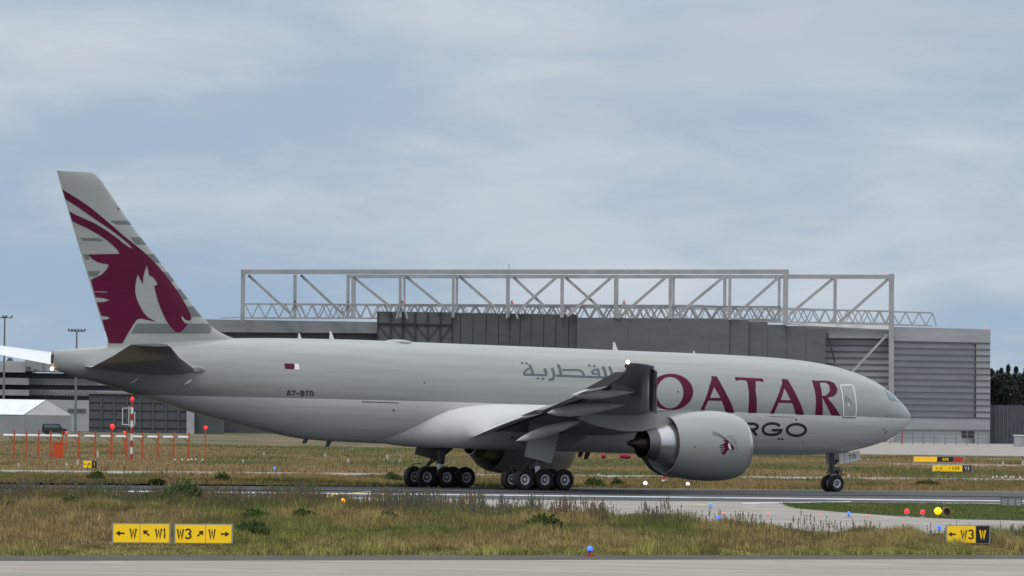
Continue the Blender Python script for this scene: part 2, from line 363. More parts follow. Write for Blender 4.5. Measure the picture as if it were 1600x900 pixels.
WX = [.12, .4, 1, 2, 3.1, 5, 7, 9, 11.5, 16, 44, 47, 50, 53, 56, 59, 61, 62.2, 62.75]
WY = [0.0, .66, 1.16, 1.72, 2.14, 2.62, 2.89, 3.03, 3.1, 3.1, 3.1, 3.0, 2.72, 2.28, 1.70, 1.08, .66, .38, .22]
ftop, fbot, fwid = pchip(ux(TX), TZ), pchip(ux(BX), BZ), pchip(ux(WX), WY)
def fus(X, Z):
    u = ux(X); t, b, wd = ftop(u), fbot(u), fwid(u); h = np.maximum((t - b) / 2, 1e-4); q = (Z - (t + b) / 2) / h
    return np.where(np.abs(q) < 1, wd * np.sqrt(np.clip(1 - q * q, 0, 1)), -5.)
def ring_mesh(name, rings, m, parent, capa=True, capb=True, smooth=True):
    b = MB(); n = len(rings[0]); V = [p for r in rings for p in r]
    F = [(i * n + k, i * n + (k + 1) % n, (i + 1) * n + (k + 1) % n, (i + 1) * n + k) for i in range(len(rings) - 1) for k in range(n)]
    if capa: F.append(tuple(range(n - 1, -1, -1)))
    if capb: F.append(tuple(range((len(rings) - 1) * n, len(rings) * n)))
    b.add(V, F); return b.build(name, m, parent, smooth)
us = np.concatenate([np.linspace(.03, 3.2, 70), np.linspace(3.3, math.sqrt(62.75 - X0), 90)])
rings = []
for u in us:
    X = u * u + X0; t, bo, wd = float(ftop(u)), float(fbot(u)), float(fwid(u)); zc, h = (t + bo) / 2, (t - bo) / 2
    rings.append([B(X, wd * math.sin(2 * math.pi * k / 128), zc + h * math.cos(2 * math.pi * k / 128)) for k in range(128)])
fuselage = ring_mesh('fuselage', rings, M['fuselage'], air)

_lift = [0]
def decal(name, outer, holes, m, fn, parent, gx=.5, gz=.15, off=.010, px=True, Ys=(4, -.5), build=True, mb=None):
    """a painted marking laid on a curved skin: outline(s) -> skin points -> fine mesh lying just proud of the skin"""
    loops = []
    for lp in [outer] + list(holes):
        q = []
        for a in lp:
            if px:
                P = bsurf(a[0], a[1], fn, *Ys)
                if fn.__name__ == 'fin_surf' and P[0] < fle(P[2]) + .3: P = bplane(a[0], a[1], .02); P[0] = max(P[0], float(fle(P[2])) + .03)
                q.append(Vector((P[0], P[2], 0)))
            else: q.append(Vector((a[0], a[1], 0)))
        loops.append(q)
    flat = [v for lp in loops for v in lp]
    tris = tessellate_polygon(loops)
    bm = bmesh.new(); bv = [bm.verts.new(v) for v in flat]
    for t in tris:
        try: bm.faces.new([bv[i] for i in t])
        except ValueError: pass
    xs = [v.x for v in flat]; zs = [v.y for v in flat]
    def cut(lo, hi, st, no):
        k = lo + st * .37
        while k < hi:
            bmesh.ops.bisect_plane(bm, geom=bm.verts[:] + bm.edges[:] + bm.faces[:], plane_co=Vector(no) * k, plane_no=Vector(no), dist=1e-5)
            k += st
    cut(min(zs), max(zs), gz, (0, 1, 0)); cut(min(xs), max(xs), gx, (1, 0, 0))
    mb = mb if mb is not None else MB(); bm.verts.index_update()
    V = []
    for v in bm.verts:
        y = float(fn(np.array([v.co.x]), np.array([v.co.y]))[0]); V.append(B(v.co.x, max(y, 0) + off, v.co.y))
    mb.add(V, [tuple(l.vert.index for l in f.loops) for f in bm.faces]); bm.free()
    if build:
        o = mb.build(name, m, parent, fix=False, smooth='all'); orient(o); return o
    return mb
def orient(o):          # all skin markings look to starboard (-y)
    me = o.data
    bm = bmesh.new(); bm.from_mesh(me)
    fl = [f for f in bm.faces if f.normal.y > 0]
    bmesh.ops.reverse_faces(bm, faces=fl); bm.to_mesh(me); bm.free()
def stroke(pts, wd, closed=False):      # outline of a thick line with mitred corners: list of quads
    P = [Vector((p[0], p[1])) for p in pts]; n = len(P); Lf, Rt = [], []
    for i in range(n):
        a = P[(i - 1) % n] if (closed or i > 0) else None; b = P[(i + 1) % n] if (closed or i < n - 1) else None
        d0 = (P[i] - a).normalized() if a else None; d1 = (b - P[i]).normalized() if b else None
        d0 = d0 or d1; d1 = d1 or d0
        nn = (Vector((-d0.y, d0.x)) + Vector((-d1.y, d1.x)))
        nn = nn.normalized() if nn.length > 1e-6 else Vector((-d1.y, d1.x))
        k = wd / 2 / max(.45, nn.dot(Vector((-d1.y, d1.x)))); Lf.append(P[i] + nn * k); Rt.append(P[i] - nn * k)
    m = n if closed else n - 1
    return [(Lf[i], Lf[(i + 1) % n], Rt[(i + 1) % n], Rt[i]) for i in range(m)]
def stroke_decal(name, lines, m, fn, parent, gx=.4, gz=.15, off=.010, Ys=(4, -.5)):
    mb = MB()
    for i, (pts, wd, closed) in enumerate(lines):
        for q in stroke(pts, wd, closed): decal(name, q, [], m, fn, parent, gx, gz, off + i * .0012, True, Ys, False, mb)
    o = mb.build(name, m, parent, fix=False, smooth='all'); orient(o); return o
def ell(cx, cy_, rx, ry, n=48): return [(cx + rx * math.cos(2 * math.pi * k / n), cy_ + ry * math.sin(2 * math.pi * k / n)) for k in range(n)]
def z6(p): return (1020 + p[0] / 5.161, 560 + p[1] / 5.161)
# the big maroon title
T = [([*map(z6, ell(145, 270, 180, 147))], [[*map(z6, ell(138, 276, 108, 127))]]),
     ([(470, 142), (515, 145), (560, 225), (600, 300), (635, 370), (657, 438), (590, 438), (575, 395), (553, 342), (447, 340), (425, 385), (408, 438), (372, 438), (400, 380), (430, 310), (455, 225), (473, 165)], [[(493, 230), (460, 318), (545, 318)]]),
     ([(660, 150), (888, 162), (893, 190), (850, 183), (828, 183), (828, 260), (838, 350), (836, 440), (768, 440), (772, 380), (775, 300), (762, 200), (752, 178), (700, 173), (668, 182)], []),
     ([(1040, 165), (1085, 168), (1125, 235), (1165, 310), (1200, 390), (1220, 455), (1150, 452), (1140, 405), (1122, 360), (1015, 357), (995, 400), (978, 445), (945, 445), (970, 390), (1000, 320), (1030, 240), (1042, 200)], [[(1060, 240), (1030, 335), (1112, 338)]]),
     ([(1280, 175), (1330, 180), (1380, 178), (1430, 183), (1465, 200), (1487, 240), (1485, 275), (1460, 305), (1425, 312), (1410, 318), (1440, 355), (1480, 410), (1513, 463), (1440, 460), (1415, 410), (1385, 350), (1365, 314), (1367, 340), (1370, 400), (1370, 458), (1308, 455), (1312, 400), (1315, 330), (1305, 260)], [[(1345, 200), (1365, 303), (1395, 300), (1420, 275), (1428, 250), (1420, 215), (1395, 195), (1365, 193)]])]
mb = MB()
for i, (o_, h_) in enumerate(T):
    if i: o_, h_ = [z6(p) for p in o_], [[z6(p) for p in h] for h in h_]
    decal('lettering', o_, h_, None, fus, None, build=False, mb=mb)
o = mb.build('lettering', M['maroon'], fuselage, fix=False, smooth='all'); orient(o); o['label'] = 'large maroon title lettering'
# grey CARGO title below it
def arcz(cx, cy_, rx, ry, a0, a1, n=20): return [z6((cx + rx * math.cos(R(a0 + (a1 - a0) * k / n)), cy_ + ry * math.sin(R(a0 + (a1 - a0) * k / n)))) for k in range(n + 1)]
cw = 4.1
cargo = [(arcz(470, 566, 76, 44, -38, -322), cw, False), ([z6(p) for p in ((570, 612), (640, 524), (662, 524), (722, 614))], cw, False), ([z6(p) for p in ((600, 588), (706, 588))], cw * .8, False),
         ([z6(p) for p in ((748, 614), (748, 525), (815, 527), (838, 536), (846, 550), (840, 564), (818, 574), (760, 575))], cw, False), ([z6(p) for p in ((800, 577), (838, 622))], cw, False),
         (arcz(962, 570, 74, 46, -32, -180) + [z6(p) for p in ((890, 590), (905, 607), (935, 616), (970, 616), (1005, 610), (1026, 598), (1034, 579), (960, 579))], cw, False),
         (ell(*z6((1157, 577)), 75 / 5.161, 47 / 5.161, 40), cw, True)]
o = stroke_decal('lettering', cargo, M['dark_letter'], fus, fuselage); o['label'] = 'dark grey CARGO word below the maroon title'
# Arabic title
def z5(p): return (800 + p[0] / 8, 550 + p[1] / 8)
ar = [([(212, 158), (238, 190), (258, 272)], 3.9, False), ([(232, 196), (178, 224), (152, 258), (152, 282), (262, 284), (440, 291)], 3.2, False),
      ([(402, 204), (418, 236), (428, 276)], 4.6, False), ([(496, 196), (518, 250), (524, 300), (508, 338), (460, 346)], 3.8, False),
      ([(572, 154), (598, 216), (612, 290)], 4.3, False), ([(626, 224), (820, 224), (862, 236), (888, 262), (900, 292)], 3.2, False),
      ([(548, 293), (900, 307), (1185, 319)], 3.2, False), ([(1072, 216), (1024, 224), (996, 248), (1008, 268), (1060, 272)], 3.0, False), ([(1066, 206), (1082, 250), (1090, 304)], 3.9, False),
      ([(1132, 180), (1160, 240), (1172, 308)], 4.5, False), ([(1212, 180), (1238, 236), (1250, 312)], 4.0, False)]
for x, y in ((126, 136), (181, 140), (324, 328), (382, 332), (966, 166), (1026, 172)): ar.append(([(x - 16, y - 3), (x + 16, y + 3)], 2.4, False))
o = stroke_decal('lettering', [([z5(p) for p in a], b_, c_) for a, b_, c_ in ar], M['letter_grey'], fus, fuselage); o['label'] = 'grey Arabic title'
# registration: simple stroke letters
GL = {'A': [[(0, 0), (.42, 1), (.58, 1), (1, 0)], [(.2, .3), (.8, .3)]], '7': [[(0, .93), (1, .93), (.35, 0)]], '-': [[(.1, .4), (.9, .4)]],
      'B': [[(.08, 0), (.08, .94), (.7, .94), (.9, .8), (.85, .6), (.65, .52), (.12, .52)], [(.65, .52), (.95, .38), (.95, .2), (.75, .06), (.1, .06)]],
      'T': [[(.5, 0), (.5, .88)], [(0, .94), (1, .94)]], 'D': [[(.08, .06), (.08, .94), (.6, .94), (.92, .72), (.92, .28), (.6, .06)]],
      'W': [[(.0, 1), (.25, .03), (.5, .85), (.75, .03), (1, 1)]], '1': [[(.15, .78), (.5, .97), (.5, 0)]], '3': [[(.05, .85), (.3, .97), (.7, .97), (.93, .8), (.85, .6), (.5, .52)], [(.5, .525), (.9, .42), (.95, .2), (.7, .04), (.3, .03), (.03, .17)]],
      '2': [[(.05, .78), (.3, .97), (.7, .97), (.93, .78), (.85, .55), (.06, .06), (.97, .06)]], '9': [[(.93, .6), (.7, .42), (.3, .42), (.07, .62), (.12, .85), (.4, .97), (.7, .95), (.93, .75), (.93, .4), (.75, .1), (.35, .03)]],
      'Y': [[(0, 1), (.5, .5), (.5, 0)], [(1, 1), (.55, .5)]],
      '<': [[(1, .5), (.1, .5)], [(.4, .82), (.02, .5), (.4, .18)]], '>': [[(0, .5), (.9, .5)], [(.6, .82), (.98, .5), (.6, .18)]],
      '\\': [[(.9, .1), (.2, .8)], [(.15, .35), (.1, .9), (.65, .85)]], '/': [[(.1, .1), (.8, .8)], [(.35, .85), (.9, .9), (.85, .35)]], '^': [[(.5, .05), (.5, .9)], [(.2, .6), (.5, .95), (.8, .6)]]}
def text_px(s, x0, y0, dx, dy, wch, h, gap, sw):   # letters laid along a row of pixels (baseline from x0,y0)
    outl = []
    for ch in s:
        for pl in GL[ch]:
            outl.append(([(x0 + u * wch + 0, y0 + (u * wch) * dy - v * h) for u, v in pl], sw, False))
        x0 += wch + gap; y0 += (wch + gap) * dy
    return outl
o = stroke_decal('registration', text_px('A7-BTD', 448.3, 618.2, 1, .02, 5.4, 8.0, 1.75, 1.85), M['dark_letter'], fus, fuselage); o['label'] = 'registration A7-BTD'
decal('flag_field', [(444.2, 567.8), (459.5, 568.2), (460.6, 577), (445.2, 576.2)], [], M['maroon'], fus, fuselage)
fl = [(459.0, 568.2), (466.4, 568.6), (467.6, 577.4), (460.2, 577)] + [(460.9 - (k % 2) * 1.4, 576.4 - k * .9) for k in range(1, 9)]
decal('flag_edge', fl, [], M['flag_white'], fus, fuselage, off=.016)
# door, its white outline, handle and little placards
dr = [(1311.6, 603), (1313.2, 600.9), (1330.5, 600.6), (1333.2, 603), (1335.6, 612), (1337.6, 627), (1338.2, 645), (1337.4, 650), (1335.2, 651.6), (1319, 651.8), (1316.9, 649), (1316.6, 640), (1315.2, 622)]
def inset(poly, k):
    cx_, cy_ = sum(p[0] for p in poly) / len(poly), sum(p[1] for p in poly) / len(poly)
    out_ = []
    n = len(poly)
    for i, p in enumerate(poly):
        a, b = Vector(poly[i - 1]), Vector(poly[(i + 1) % n]); d = (b - a).normalized(); nn = Vector((-d.y, d.x))
        if nn.dot(Vector((cx_ - p[0], cy_ - p[1]))) < 0: nn = -nn
        out_.append((p[0] + nn.x * k, p[1] + nn.y * k))
    return out_
door = decal('entry_door', inset(dr, 1.0), [], M['pale'], fus, fuselage, gx=.2, off=.03); door['label'] = 'forward entry door with white outline'
mb = MB()
dq = inset(dr, 1.5)
for i in range(len(dr)):
    j = (i + 1) % len(dr); decal('', [dr[i], dr[j], dq[j], dq[i]], [], None, fus, None, off=.036, build=False, mb=mb)
o = mb.build('door_outline', M['flag_white'], fuselage, fix=False, smooth='all'); orient(o)
mb = MB()
for q in ((1320.5, 620, 1322.2, 628), (1325, 623, 1327.4, 626), (1328.5, 626.5, 1330, 630), (1324, 618, 1325, 621)): decal('', [(q[0], q[1]), (q[2], q[1]), (q[2], q[3]), (q[0], q[3])], [], None, fus, None, off=.045, build=False, mb=mb)
o = mb.build('door_handle', M['letter_grey'], fuselage, fix=False); orient(o)
mb = MB()
for q in ((1325, 630, 1326.6, 635), (1326, 618.5, 1327, 621)): decal('', [(q[0], q[1]), (q[2], q[1]), (q[2], q[3]), (q[0], q[3])], [], None, fus, None, off=.045, build=False, mb=mb)
o = mb.build('door_placard', M['flag_white'], fuselage, fix=False); orient(o)
# dark sill under the door, cargo door seams, ports and probes
mb = MB()
for q in ([(1316, 651.6), (1337, 652.2), (1336.6, 653.6), (1316, 653.0)], [(1201, 650.2), (1241, 651.6), (1241, 652.3), (1201, 650.9)], [(565, 627), (623, 629), (623, 630.3), (565, 628.3)]):
    decal('door_seam', q, [], M['letter_grey'], fus, fuselage, off=.012)
mb = MB()
for (x, y, r_) in ((663, 598, 1.4), (615, 641, 1.7), (1059.5, 612, 1.5), (1244, 655.5, 1.6), (1222, 686, 2.2), (1254, 690.5, 1.1), (1216.5, 686, 2.0), (1385.5, 651, 1.1), (1381, 671, 1.3), (1384, 677, 1.4), (1386, 674.5, 1)):
    decal('port', ell(x, y, r_, r_ * .8, 10), [], M['black_plain'], fus, fuselage, off=.014)
# cockpit windows (each pane set in the skin, both sides)
def pane(pts, side):
    mb = MB(); poly = [Vector((x, z, 0)) for x, z in pts]
    tr = tessellate_polygon([poly]); bm = bmesh.new(); bv = [bm.verts.new(p) for p in poly]
    for t in tr: bm.faces.new([bv[i] for i in t])
    for k in np.arange(5.8, 7.4, .1): bmesh.ops.bisect_plane(bm, geom=bm.verts[:] + bm.edges[:] + bm.faces[:], plane_co=(0, k, 0), plane_no=(0, 1, 0))
    for k in np.arange(.9, 4, .12): bmesh.ops.bisect_plane(bm, geom=bm.verts[:] + bm.edges[:] + bm.faces[:], plane_co=(k, 0, 0), plane_no=(1, 0, 0))
    bm.verts.index_update(); V = []
    for v in bm.verts:
        y = max(float(fus(np.array([v.co.x]), np.array([v.co.y]))[0]), .0); V.append(B(v.co.x - .012, (y + .014) * side, v.co.y + .01))
    mb.add(V, [tuple(l.vert.index for l in f.loops) for f in bm.faces]); bm.free()
    o = mb.build('cockpit_window', M['glass'], fuselage, smooth='all'); return o
for side in (1, -1):
    pane([(3.05, 6.98), (2.42, 6.93), (2.30, 6.28), (2.95, 6.32)], side)
    pane([(2.36, 6.92), (1.98, 6.76), (1.62, 6.24), (2.22, 6.26)], side)
    pane([(1.90, 6.70), (1.78, 6.62), (1.30, 6.22), (1.52, 6.22)], side)
# belly and wing root fairing: skin bulged out over the wing box
fx = [16.5, 18, 20, 24, 30, 32.2, 35, 36.6, 37.7, 39.07, 40.35]; fz = [2.75, 4.0, 4.7, 5.15, 5.22, 5.2, 5.0, 4.68, 4.2, 3.42, 2.70]
fzt = pchip(fx, fz); rings = []
for X in np.linspace(16.5, 40.35, 90):
    zt_ = float(fzt(X)); cph = (5.685 - zt_) / 3.11; pm = math.acos(max(-1, min(1, cph))); ex = min(1, (X - 16.5) / 3.5, (40.35 - X) / 5.0); ex = ex * ex * (3 - 2 * ex); row = []
    for k in range(-24, 25):
        t = k / 24; ph = pm * t; a_ = abs(t); d = .03 - .05 * a_ ** 8 + .95 * max(0, ex) * (math.sin(math.pi * min(1, a_ / .62) / 2) ** 2 if a_ < .62 else math.cos(math.pi / 2 * (a_ - .62) / .38) ** 1.15)
        rr = 3.11 + d; row.append(B(X, rr * math.sin(ph), max(5.685 - rr * math.cos(ph), 2.42)))
    rings.append(row)
b = MB(); n = 49
b.add([p for r_ in rings for p in r_], [(i * n + k, i * n + k + 1, (i + 1) * n + k + 1, (i + 1) * n + k) for i in range(len(rings) - 1) for k in range(n - 1)])
fair = b.build('belly_fairing', M['fairing_white'], air, 'all')

# lofted aerofoil surfaces ------------------------------------------------------------
def foil(n=18, camber=0.0):
    xs = [.5 * (1 - math.cos(math.pi * k / n)) for k in range(n + 1)]
    th = [5 * (.2969 * math.sqrt(x) - .126 * x - .3516 * x * x + .2843 * x ** 3 - .1036 * x ** 4) for x in xs]
    up = [(x, t_ + camber * 4 * x * (1 - x)) for x, t_ in zip(xs, th)]; lo = [(x, -t_ * .9 + camber * 4 * x * (1 - x)) for x, t_ in zip(xs, th)]
    return up[::-1] + lo[1:-1]
def loft(name, secs, m, parent, side=1, camber=0., x0=0., x1=1., smooth=True):
    """secs: (Y, XLE, ZLE, XTE, ZTE, thickness)"""
    fo = foil(18, camber); rings = []
    for (Y, xl, zl, xt, zt_, th) in secs:
        rings.append([B(xl + (xt - xl) * u, Y * side, zl + (zt_ - zl) * u + v * th) for u, v in fo])
    return ring_mesh(name, rings, m, parent, smooth=50)
def interp(tab, Y):
    ys = [t[0] for t in tab]; return [float(np.interp(Y, ys, [t[i] for t in tab])) for i in range(1, len(tab[0]))]
WING = [(2.2, 20.2, 4.25, 33.6, 3.45, 1.7), (3.2, 21.2, 4.4, 33.8, 3.55, 1.55), (6.5, 24.0, 4.78, 33.8, 4.25, 1.15), (10, 26.45, 5.12, 33.9, 4.95, .86), (15, 29.9, 5.68, 35.2, 5.52, .62), (20, 33.3, 6.25, 37.1, 6.0, .46), (25, 36.7, 6.86, 39.3, 6.62, .34), (29.3, 39.6, 7.34, 41.55, 7.12, .24), (30.6, 41.0, 7.40, 42.6, 7.28, .16), (31.7, 42.3, 7.42, 43.2, 7.36, .1), (32.4, 43.35, 7.42, 43.75, 7.39, .04)]
TE = [(2.8, 35.25, 2.98), (3.2, 35.25, 3.03), (6.5, 35.35, 3.80), (10, 35.5, 4.50), (15, 36.95, 5.13), (20, 38.95, 5.58), (25, 40.6, 6.34), (29.3, 42.0, 7.02)]
def flap(parent, y0, y1, side, drop, name='flap', xo=0.0):
    secs = []
    for Y in np.linspace(y0, y1, 6):
        w_ = interp(WING, Y); t_ = interp(TE, Y)
        secs.append((Y, w_[2] - .30 + xo, w_[3] + .10 - drop * .25, t_[0] + xo, t_[1] - drop, .34 if Y < 10 else .22))
    return loft(name, secs, M['flap_grey'], parent, side)
def canoe(parent, Y, side, xa, xb, za, zb, wd, ht):
    rings = []; n = 14
    for k in range(15):
        t = k / 14; r_ = (math.sin(math.pi * min(1, t / .62) / 2) if t < .62 else math.cos(math.pi / 2 * ((t - .62) / .38)) ** .75); r_ = max(r_, .03)
        c_ = (xa + (xb - xa) * t, za + (zb - za) * t)
        rings.append([B(c_[0], Y * side + wd / 2 * r_ * math.cos(2 * math.pi * j / n), c_[1] + ht / 2 * r_ * math.sin(2 * math.pi * j / n)) for j in range(n)])
    return ring_mesh('flap_fairing', rings, M['flap_grey'], parent)
for side in (1, -1):
    wing = loft('wing', WING, M['wing_grey'], air, side, .012)
    flap(wing, 3.25, 8.9, side, .0); flap(wing, 9.05, 11.2, side, -.12, 'flaperon'); flap(wing, 11.35, 21.8, side, .05); flap(wing, 22.0, 28.4, side, -.06, 'aileron')
    for (ya, yb, kx) in ((4.2, 8.6, 1), (10.6, 19.8, 1), (19.9, 29.0, .8)):
        secs = []
        for Y in np.linspace(ya, yb, 6):
            x_, z_ = interp(WING, Y)[:2]; k_ = np.interp(Y, [4, 10, 29], [.62, .5, .34]) 
            secs.append((Y, x_ - .62 * k_, z_ - .75 * k_, x_ + .95 * k_, z_ - .05 * k_, .30 * k_))
        loft('slat', secs, M['metal'] if False else M['pale'], wing, side, .1)
    canoe(wing, 20.5, side, 35.0, 39.45, 5.95, 5.62, .5, .66)
    canoe(wing, 14.6, side, 31.6, 37.2, 5.25, 4.60, .62, .80)
    canoe(wing, 8.7, side, 30.2, 35.5, 4.45, 2.92, .62, .72)
    ys = np.linspace(10.7, 28.9, 12); b = MB(); V = []      # dark strip carrying the shade of the gap between slat and wing nose
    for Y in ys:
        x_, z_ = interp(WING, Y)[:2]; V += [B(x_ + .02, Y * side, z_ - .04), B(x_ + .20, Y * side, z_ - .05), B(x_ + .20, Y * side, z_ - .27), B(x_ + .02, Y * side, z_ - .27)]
    b.add(V, [(4 * i + j, 4 * i + (j + 1) % 4, 4 * i + 4 + (j + 1) % 4, 4 * i + 4 + j) for i in range(len(ys) - 1) for j in range(4)]); b.build('slat_gap_shade', M['wing_dark'], wing)
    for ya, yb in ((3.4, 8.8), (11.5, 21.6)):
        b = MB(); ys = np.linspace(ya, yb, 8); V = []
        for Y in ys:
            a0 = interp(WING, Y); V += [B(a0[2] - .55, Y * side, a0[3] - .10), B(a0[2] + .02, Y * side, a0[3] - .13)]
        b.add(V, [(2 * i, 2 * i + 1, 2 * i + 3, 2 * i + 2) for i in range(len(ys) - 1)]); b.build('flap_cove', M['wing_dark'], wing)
    b = MB(); b.ball(B(43.5, 32.32 * side, 7.46), .11, 8); b.build('wing_tip_light', M['strobe'], wing, 'all')
    # tailplane
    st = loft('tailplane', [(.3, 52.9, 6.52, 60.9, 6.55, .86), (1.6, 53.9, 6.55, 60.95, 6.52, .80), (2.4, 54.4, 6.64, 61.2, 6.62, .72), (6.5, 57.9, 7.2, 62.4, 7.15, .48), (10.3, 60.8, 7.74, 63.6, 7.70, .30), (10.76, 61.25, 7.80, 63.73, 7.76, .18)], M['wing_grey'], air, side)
    st.data.materials.append(M['tail_lit_top'])        # sky brightness on the upper skin is put into a near-white colour
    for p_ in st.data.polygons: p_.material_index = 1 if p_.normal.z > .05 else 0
st = loft('tail_root_fairing', [(1.2, 52.6, 6.55, 55.8, 6.55, .8), (1.9, 53.0, 6.58, 55.6, 6.56, .62), (2.25, 53.6, 6.6, 55.2, 6.58, .3)], M['pale'], air, 1)

# fin -------------------------------------------------------------------
FIN = [(7.6, 49.6, 59.05), (8.5, 50.1, 59.0), (8.72, 50.75, 59.25), (9.0, 51.45, 59.38), (9.61, 52.3, 59.62), (10.5, 53.22, 59.95), (12.94, 55.54, 60.9), (15.07, 57.6, 61.72), (17.0, 59.25, 62.45), (17.9, 60.05, 62.78), (18.08, 60.35, 62.85)]
fle = pchip([f_[0] for f_ in FIN], [f_[1] for f_ in FIN]); fte = pchip([f_[0] for f_ in FIN], [f_[2] for f_ in FIN])
def finth(Z): return np.interp(Z, [7.6, 9, 10, 17.9, 18.08], [1.05, .95, .86, .34, .2])
def fin_surf(X, Z):
    l, t = fle(Z), fte(Z); u = (X - l) / (t - l); uc = np.clip(u, 0, 1)
    y = finth(Z) * 5 * (.2969 * np.sqrt(uc) - .126 * uc - .3516 * uc ** 2 + .2843 * uc ** 3 - .1036 * uc ** 4)
    return np.where((u >= -.02) & (u <= 1.02), y, -5.)
fo = foil(24); rings = []
for Z in np.concatenate([np.linspace(7.6, 10.5, 16), np.linspace(10.8, 17.9, 20), [18.0, 18.08]]):
    l, t, th = float(fle(Z)), float(fte(Z)), float(finth(Z))
    rings.append([B(l + (t - l) * u, (v if v >= 0 else v / .9) * th, Z) for u, v in fo])
fin = ring_mesh('tail_fin', rings, M['pale'], air, smooth=50)
def z5f(p): return (80 + p[0] / 3, 260 + p[1] / 3)
mb = MB()
for st_ in ([(278, 255), (372, 255), (380, 273), (300, 271)], [(372, 333), (425, 333), (448, 366), (400, 366)], [(135, 336), (225, 336), (245, 349), (150, 348)], [(447, 412), (492, 412), (516, 451), (480, 451)], [(525, 494), (552, 494), (582, 539), (548, 539)], [(578, 575), (608, 575), (636, 622), (606, 622)],
            [(634, 656), (660, 656), (700, 704), (655, 704)], [(172, 491), (232, 491), (210, 515), (178, 515)], [(400, 737), (735, 737), (748, 748), (750, 765), (742, 782), (375, 782)], [(150, 413), (170, 413), (180, 437), (160, 437)], [(305, 193), (316, 193), (322, 203), (312, 203)]):
    decal('fin_stripe', [z5f(p) for p in st_], [], M['fin_grey'], fin_surf, fin, gx=.07, gz=.25, off=.014, Ys=(1.2, -.3))
head = [(50, 107), (90, 131), (140, 163), (190, 198), (240, 240), (290, 282), (340, 326), (385, 362), (430, 398), (470, 436), (510, 478), (545, 522), (575, 562), (602, 602), (628, 645), (648, 685), (657, 712), (652, 720), (640, 735), (632, 748), (612, 772), (598, 779), (580, 774), (556, 748), (535, 715), (515, 672), (498, 625), (488, 585), (482, 560), (495, 557), (497, 548), (485, 528), (472, 515), (458, 510), (455, 490), (447, 462), (438, 490), (430, 520), (430, 552), (418, 530), (405, 505), (398, 530), (393, 560), (393, 590), (398, 615), (410, 645), (428, 680), (455, 710), (490, 727), (470, 724), (445, 718), (420, 712), (400, 718), (385, 740), (365, 772), (345, 808), (333, 829), (270, 829), (252, 770), (239, 718), (262, 717), (275, 710), (262, 704), (234, 700), (213, 637), (245, 636), (275, 627), (250, 618), (206, 612), (186, 532), (205, 522), (235, 508), (258, 485), (270, 462), (262, 457), (240, 455), (215, 447), (190, 432), (170, 413), (200, 412), (250, 411), (318, 410), (318, 405), (310, 390), (290, 370), (260, 345), (220, 318), (170, 290), (130, 272), (99, 257), (84, 211), (110, 225), (150, 243), (200, 265), (250, 295), (300, 330), (340, 362), (372, 384), (378, 380), (360, 360), (320, 327), (270, 290), (220, 257), (170, 222), (120, 187), (66, 153)]
o = decal('fin_emblem', [z5f(p) for p in head], [], M['maroon'], fin_surf, fin, gx=.14, gz=.3, off=.024, Ys=(1.2, -.3)); o['label'] = 'maroon antelope head'
mb = MB()
for q in ([(609, 700), (612, 718), (628, 736), (646, 734), (656, 721), (640, 724), (626, 718), (616, 706)], [(195, 586), (262, 588), (262, 591), (196, 589)]):
    decal('', [z5f(p) for p in q], [], None, fin_surf, None, gx=.14, gz=.3, off=.032, Ys=(1.2, -.3), build=False, mb=mb)
o = mb.build('fin_emblem_mouth', M['pale'], fin, fix=False, smooth='all'); orient(o)
b = MB(); b.ball(B(62.85, .12, 6.35), .10, 8); b.build('tail_light', M['strobe'], air, 'all')
b = MB()      # dark hole of the auxiliary power exhaust at the blunt tail end
b.box(B(62.77, 0, 6.95), (.02, .24, .5)); b.build('tail_exhaust', M['wing_dark'], air)
for px_, py_, h_, l_ in ((469, 528, .27, .13), (519, 529.5, .44, .18), (962, 546.5, .46, .20), (1085, 551, .12, .07)):
    b = MB(); p = bplane(px_, py_, 0); b.prism([B(p[0] - l_, .02, p[2] - .12), B(p[0] + l_, .02, p[2] - .12), B(p[0] + l_ * .95, .02, p[2] + h_), B(p[0] + l_ * .45, .02, p[2] + h_)], (0, .05, 0))
    b.build('blade_antenna', M['flag_white'], air)
b = MB(); p = bplane(622, 533, 0); b.ball(B(p[0], 0, 8.72), .9, 10, 0, .22); b.build('antenna_dome', M['pale'], air, 'all')
for px_, py_, h_ in ((480, 688, .2), (516, 690, .35), (910, 707, .3), (920, 708, .4)):
    b = MB(); p = bplane(px_, py_, 0); b.prism([B(p[0] - .2, .02, p[2] + .2), B(p[0] + .2, .02, p[2] + .2), B(p[0] + .35, .02, p[2] - h_), B(p[0] + .1, .02, p[2] - h_)], (0, .05, 0))
    b.build('belly_antenna', M['gear'], air)
for px_, py_ in ((210, 594), (293, 597)):
    b = MB(); p = bsurf(px_, py_, fus, 3, -.5); b.lathe([(-.3, .01), (-.1, .1), (.25, .05), (.35, .01)], B(p[0], p[1] + .06, p[2]), (-.8, 0, -.5), 10)
    b.build('drain_mast', M['white'], air, 'all')

